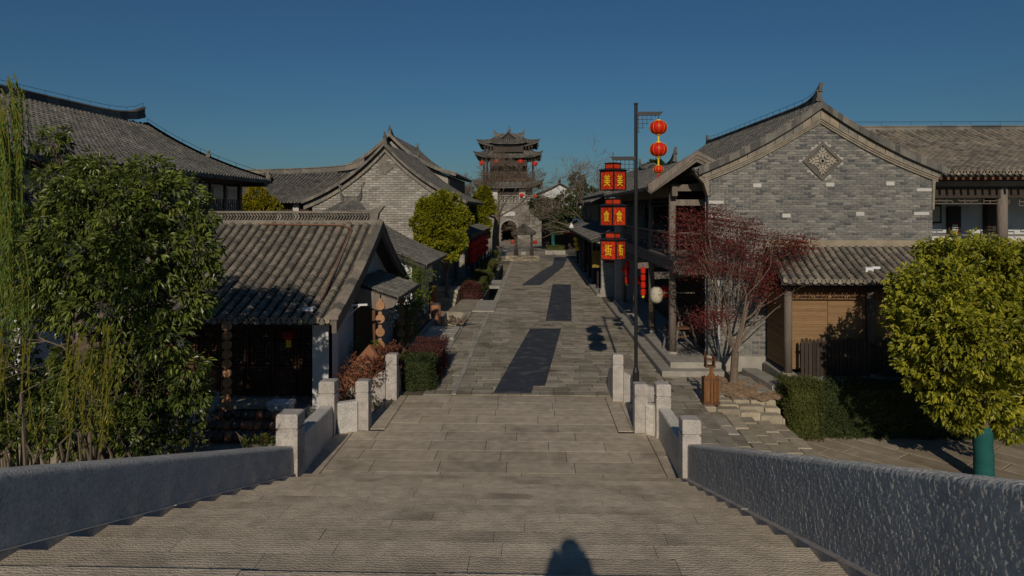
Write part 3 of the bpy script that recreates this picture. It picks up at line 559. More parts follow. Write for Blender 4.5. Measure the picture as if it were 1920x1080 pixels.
for k, (yc, ang) in enumerate(((339, 42), (405, 37), (468, 52))):
    z = EYE+(HZ-yc)/81.7; ln = thing('box_lantern', (BX, PY, z), '%s of the three square red box lanterns with yellow characters on the lamp post' % ('top', 'middle', 'bottom')[k], 'lantern', 'red box lanterns hanging from the lamp post')
    ca, sa = math.cos(math.radians(ang)), math.sin(math.radians(ang)); s = .20; h = .225
    def Rt(x, y, zz): return (BX+x*ca-y*sa, PY+x*sa+y*ca, z+zz)
    def bx(b, x0, x1, y0, y1, z0, z1, t=.5): b.raw([Rt(x, y, zz) for zz in (z0, z1) for y in (y0, y1) for x in (x0, x1)], [(0, 2, 3, 1), (4, 5, 7, 6), (0, 1, 5, 4), (2, 6, 7, 3), (0, 4, 6, 2), (1, 3, 7, 5)], t)
    b = MB()
    for sx in (-1, 1):
        for sy in (-1, 1): bx(b, sx*s-.014, sx*s+.014, sy*s-.014, sy*s+.014, -h, h)
    for zz in (-h, h-.024): bx(b, -s-.012, s+.012, -s-.012, -s+.012, zz, zz+.024); bx(b, -s-.012, s+.012, s-.012, s+.012, zz, zz+.024); bx(b, -s-.012, -s+.012, -s+.012, s-.012, zz, zz+.024); bx(b, s-.012, s+.012, -s+.012, s-.012, zz, zz+.024)
    e = .245; q = lambda r, zz: [Rt(-r, -r, zz), Rt(r, -r, zz), Rt(r, r, zz), Rt(-r, r, zz)]
    b.raw(q(s+.035, h)+q(s+.045, h+.015)+q(.125, h+.06), [(0, 1, 2, 3)[::-1], (8, 9, 10, 11)]+[(i+4*j, (i+1) % 4+4*j, (i+1) % 4+4*j+4, i+4*j+4) for j in range(2) for i in range(4)])
    b.raw(q(.145, h+.165)+q(.15, h+.18), [(0, 1, 2, 3)[::-1], (4, 5, 6, 7)]+[(i, (i+1) % 4, (i+1) % 4+4, i+4) for i in range(4)])
    for sx in (-1, 1):
        for sy in (-1, 1): bx(b, sx*.12-.008, sx*.12+.008, sy*.12-.008, sy*.12+.008, h+.05, h+.17)
    b.tube([Rt(0, 0, h+.17), Rt(0, 0, h+.5 if k else h+.42)], [.008, .008], 6); b.build('frame', 'black', ln)
    b = MB(); bx(b, -.113, .113, -.113, .113, h+.055, h+.165); b.build('top_panel', 'redpanel', ln)
    for f in range(4):
        a = math.radians(ang+90*f); nx, ny = math.sin(a), -math.cos(a); ux, uy = math.cos(a), math.sin(a); c0 = Vector((BX+nx*s*.98, PY+ny*s*.98, z)); U = Vector((ux, uy, 0)); N = Vector((nx, ny, 0)); Z = Vector((0, 0, 1))
        b = MB(); b.raw([c0+U*sx*(s-.014)+Z*sz*(h-.024)-N*dn for dn in (0, .006) for sx, sz in ((-1, -1), (1, -1), (1, 1), (-1, 1))], [(0, 1, 2, 3), (4, 7, 6, 5)], rnd.random()); pn = b.build('panel', 'redpanel', ln)
        b = MB(); r2 = random.Random(k*7+f)
        pts = [(-.9, r2.uniform(-.9, -.2)), (-.9, r2.uniform(0, .8)), (r2.uniform(-.8, -.3), .95), (r2.uniform(.1, .7), .95), (.9, r2.uniform(.1, .8)), (.9, r2.uniform(-.9, -.2)), (r2.uniform(.1, .7), -.95), (r2.uniform(-.8, -.2), -.95)]
        inn = [(r2.uniform(.35, .7)*math.cos(j*math.pi/4+3.5), r2.uniform(.35, .75)*-math.sin(j*math.pi/4+3.5)) for j in range(8)]
        pp = lambda q: c0+N*.004+U*q[0]*(s-.02)+Z*q[1]*(h-.03)
        for j in range(8): b.beam(pp(pts[j]), pp(inn[(j+3) % 8]) if False else pp(min(inn, key=lambda w: (w[0]-pts[j][0])**2+(w[1]-pts[j][1])**2)), .006, .008, up=N); b.beam(pp(inn[j]), pp(inn[(j+1) % 8]), .006, .008, up=N); b.beam(pp(inn[j]), pp(min(pts, key=lambda w: (w[0]-inn[j][0])**2+(w[1]-inn[j][1])**2)), .006, .008, up=N)
        b.build('crackle_lattice', 'black', pn)
        g_ = link('character', glyph(chars[k], .27), pn); mm = Matrix.Identity(4); mm.col[0][:3] = U*.8; mm.col[1][:3] = Z*1.12; mm.col[2][:3] = N; mm.col[3][:3] = c0+N*.009; g_.matrix_basis = mm
for k, (yc, rw) in enumerate(((240, .205), (281, .205), (318, .115))):
    z = EYE+(HZ-yc)/81.7; ln = thing('round_lantern', (RX, PY, z), ('uppermost red pumpkin-shaped lantern on the right arm of the lamp post', 'second red pumpkin-shaped lantern under the right arm of the lamp post', 'smallest red lantern with a tassel at the end of the lamp post string')[k], 'lantern', 'round red lanterns strung from the lamp post')
    rh = rw*.78; b = MB(); nn = 16; vs = []
    prof = [(max(.25, math.cos(a)**.8)*rw, math.sin(a)*rh) for a in [(-.5+i/10)*math.pi*.93 for i in range(11)]]
    b.tube([(RX, PY, z+q) for r, q in prof], [r for r, q in prof], 20); b.build('shade', 'red', ln, smooth=True)
    b = MB()
    for a in range(10): aa = a*math.pi/5+.2; b.tube([(RX+math.cos(aa)*r*1.01, PY+math.sin(aa)*r*1.01, z+q) for r, q in prof], [.002]*len(prof), 3)
    b.tube([(RX, PY, z+rh*.96), (RX, PY, z+rh*1.1)], [rw*.3, rw*.28], 12); b.tube([(RX, PY, z-rh*1.1), (RX, PY, z-rh*.96)], [rw*.28, rw*.3], 12); b.build('gold_rib', 'yellow', ln)
    b = MB(); b.tube([(RX, PY, z-rh*1.05), (RX, PY, z-rh*(1.05 if k == 2 else 2.0)-.12)], [.018, .022 if k < 2 else .008], 6); b.build('tassel', 'yellow' if k < 2 else 'red', ln)
    if k == 0: b = MB(); b.tube([(RX, PY, z+rh), (RX, PY, 6.76)], [.007, .007], 4); b.build('hook', 'black', ln)

# ================================================================== RIGHT: GABLE HOUSE WITH THE CARVED DIAMOND
house = thing('gable_house', (8.14, 25, 0), 'grey brick gable house with a carved diamond in its wall on the right', 'house')
GY = 19.7; cx = 8.14; hw = 3.15
def gtop(x):                                     # underside of the verge on the gable wall
    t = min(1, abs(x-cx)/hw); return 7.15-1.62*t+.0-.12*math.sin(math.pi*t)
bw = MB(); xs = [cx-hw+i*2*hw/24 for i in range(25)]
for a, c in zip(xs[:-1], xs[1:]): bw.raw([(a, GY, .3), (c, GY, .3), (c, GY, gtop(c)), (a, GY, gtop(a)), (a, GY+.3, .3), (c, GY+.3, .3), (c, GY+.3, gtop(c)), (a, GY+.3, gtop(a))], [(0, 1, 2, 3), (7, 6, 5, 4), (3, 2, 6, 7)])
bw.box(cx-hw+.45, cx-hw+.7, GY+.3, 32, 0, 5.5); bw.box(cx+hw-.3, cx+hw, GY+.3, 32, 0, 5.5); wall = bw.build('wall', 'mortar', house)
dia = (8.21, 5.98, .5)
WB = [(6.38, 5.29), (8.43, 5.31), (10.11, 5.34), (7.2, 4.43), (9.27, 4.48)]; WL = [(5.22, 4.81), (5.26, 4.42), (11.05, 5.16), (10.98, 4.49), (5.3, 2.55)]
def skip(a, c, z0, z1):
    x = (a+c)/2; z = (z0+z1)/2
    if abs(x-dia[0])+abs(z-dia[1]) < .60: return True
    return 3.52 < z < 3.66 and x > 6.5
bricks(wall, cx-hw, cx+hw, .42, 7.4, GY, .225, .058, .014, 'brick', 300, gtop, skip, .02, sel=lambda p: 5.5 < p[0] < 10.9 and p[2] > 4.55, tfn=lambda x, z, t: min(.97, max(0, t+.05*math.sin(z*2.1+1)+.05*math.sin(x*1.3))))
for X, Z in WB: slab('white_block', 'whitestone', X-.115, X+.115, GY-.035, GY+.05, Z-.055, Z+.055, wall, .005)
for X, Z in WL: slab('white_block', 'whitestone', X-.21, X+.21, GY-.035, GY+.05, Z-.045, Z+.045, wall, .005)
slab('plinth', 'kerb', cx-hw-.05, cx+hw, GY-.06, GY+.1, -.02, .42, wall, .01)
# diamond
dm = MB(); q = lambda r, y: [(dia[0], y, dia[1]-r), (dia[0]+r, y, dia[1]), (dia[0], y, dia[1]+r), (dia[0]-r, y, dia[1])]
dm.raw(q(.56, GY-.02)+q(.56, GY-.06)+q(.45, GY-.06)+q(.45, GY-.02), [(i, (i+1) % 4, (i+1) % 4+4, i+4) for i in range(4)]+[(i+4, (i+1) % 4+4, (i+1) % 4+8, i+8) for i in range(4)]+[(i+8, (i+1) % 4+8, (i+1) % 4+12, i+12) for i in range(4)]+[(12, 13, 14, 15)], .1)
dm = dm.build('diamond_ornament', 'ridge', wall)
fl = MB()
def petal(x, z, a, L, w, k=8):
    pts = []; 
    for s in (1, -1):
        for i in range(k+1) if s > 0 else range(k, -1, -1):
            t = i/k; pts.append((x+math.cos(a)*L*t-math.sin(a)*s*w*math.sin(math.pi*t)**.7, z+math.sin(a)*L*t+math.cos(a)*s*w*math.sin(math.pi*t)**.7))
    n = len(pts); P3 = [(p[0], GY-.055, p[1]) for p in pts]+[(p[0], GY-.02, p[1]) for p in pts]; fl.raw(P3, [tuple(range(n))]+[(i, (i+1) % n, (i+1) % n+n, i+n) for i in range(n)], rnd.random())
for k in range(4):
    a = k*math.pi/2; petal(dia[0]+math.cos(a)*.08, dia[1]+math.sin(a)*.08, a, .13, .035)
    for s in (-1, 1):
        petal(dia[0]+math.cos(a)*.20, dia[1]+math.sin(a)*.20, a+s*.75, .15, .03); petal(dia[0]+math.cos(a)*.27, dia[1]+math.sin(a)*.27, a+s*.4, .13, .022); petal(dia[0]+math.cos(a+.785)*.13+0, dia[1]+math.sin(a+.785)*.13, a+.785+s*1.0, .14, .028)
        petal(dia[0]+math.cos(a+.785)*.22, dia[1]+math.sin(a+.785)*.22, a+.785+s*1.5, .10, .018)
for k in range(8): petal(dia[0], dia[1], k*math.pi/4+.39, .085, .025)
fl.build('carved_flower', 'carved', dm)
# mouldings and coping slabs following the verge
def follow(name, m, dz0, dz1, y0, y1, seg, n, jit=True, ext=.0):
    for s in (-1, 1):
        for i in range(n):
            ta, tb = i/n*(1+ext), (i+1)/n*(1+ext); P = []
            for t in (ta, tb):
                x = cx+s*hw*t; base = 7.15-1.62*t-.12*math.sin(math.pi*min(1, t)) if t <= 1 else 7.15-1.62-(t-1)*1.15
                P.append((x, base))
            gap = .006 if jit else 0; (xa, za), (xb, zb) = P; xa += s*gap; xb -= s*gap
            b = MB(); y0_ = y0+(rnd.uniform(-.006, .006) if jit else 0); b.raw([(x, y, z+dz) for y in (y0_, y1) for x, z in ((xa, za), (xb, zb)) for dz in (dz0, dz1)], [(0, 2, 3, 1), (5, 7, 6, 4), (1, 3, 7, 5), (0, 4, 6, 2), (2, 6, 7, 3), (0, 1, 5, 4)], rnd.random()**1.3 if jit else .2); b.build(name, m, house)
follow('coping_slab', 'coping', .06, .36, GY-.10, GY+.3, 1, 13, True, .06)
mo = MB()
for dz0, dz1, yy in ((-.10, -.045, GY-.075), (-.04, .015, GY-.10), (.02, .058, GY-.13), (.363, .40, GY-.16)):
    for s in (-1, 1):
        for i in range(16):
            P = [(cx+s*hw*t*1.04, 7.15-1.62*t*1.03-.12*math.sin(math.pi*min(1, t))) for t in (i/16, (i+1)/16)]
            mo.raw([(x, y, z+dz) for y in (yy, GY+.1) for x, z in P for dz in (dz0, dz1)], [(0, 2, 3, 1), (5, 7, 6, 4), (1, 3, 7, 5), (0, 4, 6, 2)], .5)
mo.build('verge_moulding', 'coping', house)
HR = 7.60; rf1 = roof(house, (cx, GY-.15, HR), (cx, 32.2, HR), (cx-hw-.35, GY-.15, 5.70), (cx-hw-.35, 32.2, 5.70), .17, .21, .19, m='tile_far'); rf2 = roof(house, (cx, GY-.15, HR), (cx, 32.2, HR), (cx+hw+.25, GY-.15, 5.75), (cx+hw+.25, 32.2, 5.75), .17, .21, .19, m='tile_far')
for s_ in (-1, 1):
    ff = surf((cx, GY-.15, HR), (cx, 32.2, HR), (cx+s_*(hw+.3), GY-.15, 5.72), (cx+s_*(hw+.3), 32.2, 5.72), .17); verge(house, ff, 0, .12, .2, m='tile_far', dz=-.13, a=(0, 1, 0), n=24, name='verge_tile_row')
ridge(house, (cx, GY+.1, HR-.06), (cx, 32.1, HR-.02), .22, .18, .15, .0, wire=True, ends=(1, .5), ext=.12, m='tile_far', pw=14, fin=True, n=40)
# curved eave brackets at wall corner
b = MB(); b.prism([(cx-hw-.42, 5.74), (cx-hw-.3, 5.55), (cx-hw-.12, 5.35), (cx-hw-.02, 5.0), (cx-hw+.02, 5.0), (cx-hw+.02, 5.74)], 'y', GY-.06, GY+.25); b.build('corner_corbel', 'coping', house); b = MB(); b.prism([(cx+hw+.34, 5.80), (cx+hw+.2, 5.55), (cx+hw+.06, 5.35), (cx+hw+.03, 4.6), (cx+hw-.02, 4.6), (cx+hw-.02, 5.80)], 'y', GY-.06, GY+.25); b.build('corner_corbel', 'coping', house)
b = MB(); b.tube([(5.28, GY-.09, .3), (5.28, GY-.09, 2.5)], [.035, .035], 8); b.build('drainpipe', 'plaster', house)

# lean-to porch in front of the gable
porch = thing('lean_to_porch', (8.9, 18.6, 0), 'low tiled porch with bamboo blinds and round grey posts against the gable wall', 'porch')
pr_ = roof(porch, (6.62, 19.62, 3.56), (13.5, 19.62, 3.56), (6.27, 17.45, 2.80), (13.5, 17.45, 2.80), .06, .205, .17, limit=300, m='tile')
b = MB(); b.box(6.55, 13.5, 19.45, GY-.03, 3.55, 3.74, .7); b.build('flashing', 'terrace', porch)
for X in (6.63, 8.76, 10.9): b = MB(); b.tube([(X, 18.0, .33), (X, 18.0, 2.78)], [.105, .10], 14, rnd.random()); p_ = b.build('post', 'wood_grey', porch, smooth=True); b = MB(); b.tube([(X, 18.0, .3), (X, 18.0, .36)], [.15, .14], 12); b.build('post_base', 'kerb', p_)
b = MB(); b.box(6.5, 13.5, 17.93, 18.07, 2.58, 2.82); b.box(6.60, 6.72, 18.05, 19.6, 2.5, 2.66); b.beam((6.6, 18.0, 2.75), (6.6, 19.6, 3.35), .08, .14); b.build('beam', 'wood_dark', porch)
for x0, x1 in ((6.75, 8.65), (8.87, 10.8), (11.0, 13.0)):
    b = MB(); lattice(b, (x0, 17.98, 2.30), (1, 0, 0), (0, 0, 1), x1-x0, .25, 18, 3, .022, .03, broken=1); b.build('frieze_lattice', 'wood_red', porch)
    bb = MB()
    for i in range(46): bb.box(x0-.04, (x0+x1)/2-.006, 18.12+.006*(i % 2), 18.135+.006*(i % 2), .42+i*.047, .42+i*.047+.043, rnd.random())
    for i in range(46): bb.box((x0+x1)/2+.006, x1+.04, 18.12+.006*(i % 2), 18.135+.006*(i % 2), .42+i*.047, .42+i*.047+.043, rnd.random())
    bb.build('bamboo_blind', 'bamboo', porch)
bb = MB()
for i in range(42): bb.box(6.615+.006*(i % 2), 6.63+.006*(i % 2), 18.12, 19.55, .42+i*.049, .42+i*.049+.045, rnd.random())
bb.build('bamboo_blind', 'bamboo', porch)
slab('porch_step', 'kerb', 6.5, 14, 17.55, 19.5, -.95, .31, porch, .02)
slab('porch_step', 'kerb', 6.05, 6.49, 17.5, 19.3, -.9, .17, porch, .02, shear=-.12); slab('porch_step', 'kerb', 5.62, 6.04, 17.3, 19.0, -.9, .03, porch, .02, shear=-.12)
b = MB(); b.box(8.80, 9.0, 17.9, 18.02, 3.06, 3.12); b.box(8.6, 8.8, 17.85, 18.05, 2.98, 3.10); lt = b.build('flood_light', 'white'); lt.location.y = .1; tag(lt, 'small white flood light lying on the porch roof tiles', 'light')
fence = thing('picket_fence', (8.0, 17.7, .31), 'dark wooden picket fence standing between the porch posts', 'fence')
for i in range(56):
    x = 6.90+i*.098
    if abs(x-8.76) < .1 or x > 12: continue
    b = MB(); h = 1.28+.03*math.sin(i*1.7)+rnd.uniform(-.02, .02); w = .041; y = 17.72+rnd.uniform(-.006, .006); b.prism([(x-w, .34), (x+w, .34), (x+w, h-.05), (x+w*.4, h), (x-w*.4, h), (x-w, h-.05)], 'y', y, y+.022, rnd.random()); b.build('picket', 'wood_dark', fence)
b = MB(); b.box(6.85, 11.9, 17.75, 17.79, .55, .62); b.box(6.85, 11.9, 17.75, 17.79, 1.0, 1.07); b.build('rail', 'wood_dark', fence)

# ================================================================== RIGHT: TWO-STOREY GALLERY ALONG THE STREET
gal = thing('gallery_building', (4.6, 26, 0), 'two-storey wooden gallery with tall grey posts along the right of the street', 'building')
slab('platform_step', 'kerb', 3.55, 5.3, 18.95, 33, -.3, .14, gal, .02); slab('platform_slab', 'kerb', 3.86, 5.3, 19.35, 33, .0, .30, gal, .02)
for yb in np.arange(20.4, 33, 1.5): b = MB(); b.box(3.545, 3.9, yb, yb+.02, -.02, .145, .0); b.build('step_joint', 'joint', gal)
for Yc in (20.6, 24.2, 28.0, 31.6):
    b = MB(); tt = rnd.random()*.6+.4*(Yc < 21); b.tube([(4.17, Yc, .32), (4.17, Yc, 2.2), (4.16, Yc, 3.0), (4.17, Yc, 5.3)], [.115, .112, .11, .105], 14, tt); p_ = b.build('post', 'wood_grey', gal, smooth=True)
    b = MB(); b.tube([(4.17, Yc, .28), (4.17, Yc, .36)], [.17, .15], 12); b.build('post_base', 'kerb', p_)
    b = MB(); b.beam((3.62, Yc, 2.62), (5.2, Yc, 2.72), .16, .2); b.build('deck_joist', 'wood_grey', gal)
b = MB(); b.box(4.05, 4.22, 19.9, 32.4, 2.78, 3.12); b.box(4.0, 5.4, 19.9, 32.4, 3.12, 3.2); b.box(4.2, 5.4, 19.9, 32.4, 2.95, 3.1); b.build('balcony_deck', 'wood_grey', gal)
b = MB(); b.box(4.2, 5.3, 19.85, 20.0, 2.72, 2.98); b.box(4.1, 5.1, 20.5, 20.62, 4.72, 4.9, .9); b.box(4.1, 5.1, 20.5, 20.62, 5.15, 5.35, .6); b.box(4.08, 4.24, 20.2, 32.4, 5.0, 5.28, .4); b.build('beam', 'wood_grey', gal)
for ya, yb in ((20.75, 24.1), (24.35, 27.85), (28.15, 31.5)):
    b = MB(); lattice(b, (4.15, ya, 3.25), (0, 1, 0), (0, 0, 1), yb-ya, .62, 11, 4, .03, .035, broken=1); b.box(4.08, 4.22, ya, yb, 3.86, 3.93); b.build('railing', 'wood_grey', gal)
    b = MB(); lattice(b, (4.15, ya, 4.72), (0, 1, 0), (0, 0, 1), yb-ya, .26, 14, 2, .022, .03, broken=1); b.build('frieze_lattice', 'wood_dark', gal)
b = MB(); lattice(b, (4.3, 20.3, 3.25), (1, 0, 0), (0, 0, 1), .75, .62, 4, 4, .03, .035, broken=1); b.box(4.25, 5.05, 20.26, 20.34, 3.86, 3.93); b.build('railing', 'wood_grey', gal)
for z0, z1 in ((.3, 2.8), (3.2, 5.3)):
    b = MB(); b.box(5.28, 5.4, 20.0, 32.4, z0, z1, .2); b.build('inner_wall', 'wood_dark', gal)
    for y in np.arange(20.3, 31.8, 1.0): b = MB(); b.box(5.22, 5.275, y, y+.9, z0+.05, z0+.8, rnd.random()); lattice(b, (5.25, y, z0+.85), (0, 1, 0), (0, 0, 1), .9, 1.2, 5, 7, .022, .03, broken=1); b.build('door_leaf', 'wood_dark', gal)
gr = roof(gal, (4.67, 19.8, 6.08), (4.67, 32.6, 6.08), (3.40, 19.8, 5.24), (3.40, 32.6, 5.24), .05, .2, .19, m='tile_far', rad=.055); gr2 = roof(gal, (4.67, 19.8, 6.08), (4.67, 32.6, 6.08), (5.35, 19.8, 5.7), (5.35, 32.6, 5.7), .03, .2, .19, m='tile_far', rad=.055, caps=False)
for k in range(3):
    b = MB(); y = 19.66-.03*k; s = .05+.11*k
    b.prism([(3.28, 5.10+.15*k*.0+s*.5), (3.36, 5.04+s*.2), (4.67, 5.92+s*.9), (5.2, 5.66+s*.9), (5.2, 5.76+s*.9), (4.67, 6.04+s*.9), (3.28, 5.2+s*.5)], 'y', y, y+.12, .75); b.build('barge_board', 'wood_grey', gal)
# hanging lantern strings and lanterns under the gallery
def tube_lantern(px, py0, py1, y, n, lb):
    p = D(px, (py0+py1)/2, y); k = y/F; z1 = EYE+(HZ-py0)*k; z0 = EYE+(HZ-py1)*k; o = thing('lantern_string', (p.x, y, z0), lb, 'lantern', 'strings of red tube lanterns under the gallery'); h = (z1-z0)/n
    for i in range(n):
        za = z0+i*h+.02; b = MB(); r = .085; b.tube([(p.x, y, za), (p.x, y, za+.03), (p.x, y, za+h-.06), (p.x, y, za+h-.03)], [r*.7, r, r, r*.7], 12); b.build('lantern_segment', 'red', o, smooth=False)
    b = MB(); b.tube([(p.x, y, z0-.06), (p.x, y, z0+.02)], [.04, .05], 8); b.build('tassel', 'yellow', o); b = MB(); b.tube([(p.x, y, z1-.04), (p.x, y, max(z1+.1, 2.65 if y < 25 else z1+.3))], [.008, .008], 4); b.build('cord', 'black', o)
tube_lantern(1206, 500, 554, 23.4, 4, 'nearer string of four red tube lanterns hanging under the gallery'); tube_lantern(1176, 488, 532, 27.0, 3, 'farther string of three red tube lanterns hanging under the gallery')
def ball(px, py, y, r, m, lb, cat='lantern', asp=1.15, grp=None, name='paper_lantern', base='black', cord=.3):
    p = D(px, py, y); o = thing(name, tuple(p), lb, cat, grp); b = MB(); prof = [(max(.3, math.cos(a)**.7)*r, math.sin(a)*r*asp) for a in [(-.5+i/8)*math.pi*.92 for i in range(9)]]; b.tube([(p.x, y, p.z+q) for rr, q in prof], [rr for rr, q in prof], 14, .5); b.build('shade', m, o, smooth=True)
    b = MB(); b.tube([(p.x, y, p.z+r*asp*.9), (p.x, y, p.z+r*asp*1.05)], [r*.35, r*.3], 8); b.tube([(p.x, y, p.z-r*asp*1.05), (p.x, y, p.z-r*asp*.9)], [r*.3, r*.35], 8); b.tube([(p.x, y, p.z+r*asp), (p.x, y, p.z+r*asp+cord)], [.006, .006], 4); b.build('lantern_cap', base, o); return o
ball(1231, 553, 20.9, .20, 'cream', 'cream paper lantern hanging beside the nearest gallery post', asp=1.25); ball(1250, 546, 21.6, .21, 'red', 'red paper lantern hanging behind the nearest gallery post', asp=.9)
ball(1195, 525, 25.5, .17, 'red', 'round red lantern behind the nearer tube lantern string', asp=.85); ball(1173, 505, 28.6, .17, 'red', 'round red lantern behind the farther tube lantern string', asp=.85)
b = MB(); b.box(3.9, 4.9, 20.9, 20.94, 2.05, 2.09); tag(b.build('hanging_rod', 'wood_grey'), 'thin rod holding paper lanterns across the gallery front', 'rod')
st = thing('trestle_stand', (4.6, 21.6, .3), 'rustic wooden trestle stand with splayed legs behind the nearest gallery post', 'stand')
for a, c in (((4.0, 21.2, .3), (4.45, 21.9, 1.75)), ((4.75, 21.0, .3), (4.45, 21.9, 1.75)), ((4.55, 22.3, .3), (4.45, 21.9, 1.75)), ((5.0, 20.9, .3), (4.75, 21.3, 1.5)), ((4.25, 20.8, .3), (4.5, 21.3, 1.1))): b = MB(); b.tube([a, ((a[0]+c[0])/2+.02, (a[1]+c[1])/2, (a[2]+c[2])/2), c], [.04, .035, .03], 7, rnd.random()); b.build('leg', 'wood_grey', st)
b = MB(); b.box(4.1, 4.95, 21.1, 21.6, .92, .98); b.beam((4.15, 21.3, .6), (4.8, 21.25, .7), .05, .05); b.build('shelf', 'wood_red', st)

# building beyond the gallery: white-brick upper gable, roof and finial
hb = thing('brick_shop_house', (5.2, 36, 0), 'brick shop house with a finial on its ridge beyond the gallery', 'house')
b = MB(); b.box(3.95, 9, 33, 33.3, 0, 5.9); w_ = b.build('wall', 'mortar', hb); bricks(w_, 4.2, 6.6, 2.6, 5.2, 33, .3, .085, .018, 'brick_pale', 60)
roof(hb, (6.0, 34.5, 6.9), (6.0, 48, 6.9), (3.5, 33.2, 5.35), (3.5, 48, 5.35), .25, .22, .22, m='tile_far'); roof(hb, (6.0, 34.5, 6.9), (6.0, 48, 6.9), (8.6, 32.8, 5.35), (8.6, 48, 5.35), .2, .3, .3, m='tile_far', caps=False)
ridge(hb, (5.35, 26.0, 6.22), (5.35, 34.4, 6.42), .24, .16, .2, .1, wire=False, m='tile_far', ext=.05, fin=True)
roof(hb, (5.35, 26.2, 6.3), (5.35, 34.4, 6.5), (4.4, 26.2, 5.7), (4.4, 34.4, 5.7), .05, .22, .22, m='tile_far', caps=False)
b = MB(); b.box(5.42, 6.9, 26.0, 32.9, 3.0, 6.1); b.build('upper_wall', 'mortar_dark', hb)

# single-storey shop row farther along the right side
row = thing('shop_row', (4.5, 46, 0), 'low tiled shop row with dark posts and a brick pier farther along the right', 'shop')
slab('platform_slab', 'kerb', 3.35, 5.5, 36.2, 62, -.2, .14, row, .02)
b = MB(); b.box(3.62, 4.35, 36.5, 36.9, .1, 3.0); pier = b.build('brick_pier', 'mortar', row); bricks(pier, 3.62, 4.35, .35, 2.6, 36.5, .2, .06, .013, 'brick_pale', 120)
slab('pier_base', 'kerb', 3.55, 4.45, 36.4, 37, .12, .36, pier, .01)
b = MB(); b.box(3.78, 4.3, 36.40, 36.45, 1.78, 2.30); b.build('sign_board', 'maroon', row)
for Yc in (39.0, 41.5, 45, 49, 53, 57): b = MB(); b.tube([(3.7, Yc, .14), (3.7, Yc, .24)], [.17, .14], 10); b.tube([(3.7, Yc, .24), (3.7, Yc, 2.7)], [.10, .10], 10, .1); b.build('post', 'wood_dark', row)
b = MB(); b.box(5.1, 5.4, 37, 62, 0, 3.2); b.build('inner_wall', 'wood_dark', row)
b = MB(); b.box(3.6, 3.8, 36.9, 62, 2.6, 2.82); b.build('beam', 'wood_dark', row)
roof(row, (5.6, 35.6, 4.1), (5.6, 62, 4.1), (3.0, 35.6, 2.98), (3.0, 62, 2.98), .1, .23, .23, m='tile_far')
ridge(row, (5.6, 35.6, 4.05), (5.6, 62, 4.05), .2, .2, .15, m='tile_far')
b = MB(); b.prism([(3.2, 2.9), (4.36, 2.6), (4.36, 3.4), (5.5, 3.9), (5.5, 4.0), (3.2, 3.02)], 'y', 35.75, 36.4); b.build('gable_end', 'brick_pale', row)
b = MB(); b.box(3.30, 3.75, 38.4, 38.5, 1.35, 2.3); tag(b.build('hanging_sign', 'ochre'), 'dull yellow sign board hanging under the low shop row eave', 'sign')
for i, (px, py, y) in enumerate(((1080, 448, 55), (1081, 457, 55), (1083, 466, 54))): ball(px, py, y, .22, 'yellow', 'yellow lantern at the far end of the shop row, %s of three' % ('top', 'middle', 'lowest')[i], grp='yellow lanterns at the shop row', asp=.85)

# upper far roof seen over the low row
fr = thing('upper_storey_house', (7, 55, 0), 'dark upper storey with a wide eave beyond the low shop row', 'house')
roof(fr, (7.0, 49, 6.6), (7.0, 66, 6.6), (4.2, 49, 5.15), (4.2, 66, 5.15), .1, .3, .3, m='tile_far'); b = MB(); b.box(4.7, 8, 49.4, 66, 3.5, 5.4); b.build('wall', 'wood_dark', fr)

# ================================================================== RIGHT: VERANDA HOUSE BEHIND
ver = thing('veranda_house', (15, 22, 0), 'long veranda house with white walls and dark posts at the right edge', 'house')
vr = roof(ver, (9.6, 25.2, 7.45), (22, 25.2, 7.45), (11.2, 20.2, 5.68), (22, 20.2, 5.68), .22, .21, .19, m='tile', limit=60, sel=lambda p: 12 < p[0] < 15.5 and p[1] < 21)
ridge(ver, (9.6, 25.2, 7.38), (22, 25.2, 7.38), .26, .18, .0, m='tile_far', wire=True)
b = MB(); b.box(11.2, 22, 20.9, 21.05, 4.95, 5.3); b.box(11.2, 22, 20.3, 20.4, 5.5, 5.62); b.box(11.5, 22, 20.8, 24, 2.95, 3.2); b.build('beam', 'wood_dark', ver)
for i in range(36): b = MB(); x = 11.5+i*.21; b.box(x, x+.07, 20.05, 21, 5.46, 5.54, rnd.random()); b.build('rafter', 'wood_red', ver)
for X in (14.1, 17.0): b = MB(); b.tube([(X, 21, 3.2), (X, 21, 5.3)], [.15, .145], 14, .8); b.build('post', 'wood_grey' if X < 15 else 'wood_dark', ver, smooth=True)
b = MB(); b.box(14.75, 15.05, 22.65, 22.9, 3.2, 5.2); b.build('post', 'wood_dark', ver)
b = MB(); b.box(11.6, 22, 22.9, 23.1, 0, 5.6); b.build('wall', 'plaster', ver)
b = MB(); lattice(b, (11.7, 21.0, 4.78), (1, 0, 0), (0, 0, 1), 2.6, .17, 14, 2, .022, .03, broken=1); lattice(b, (14.6, 21.0, 4.72), (1, 0, 0), (0, 0, 1), 3, .23, 14, 2, .022, .03, broken=1); b.build('frieze_lattice', 'wood_grey', ver)
b = MB(); b.box(11.7, 22, 20.97, 21.03, 3.80, 3.86); b.box(11.7, 22, 20.98, 21.02, 3.60, 3.63); b.build('rail', 'wood_grey', ver)
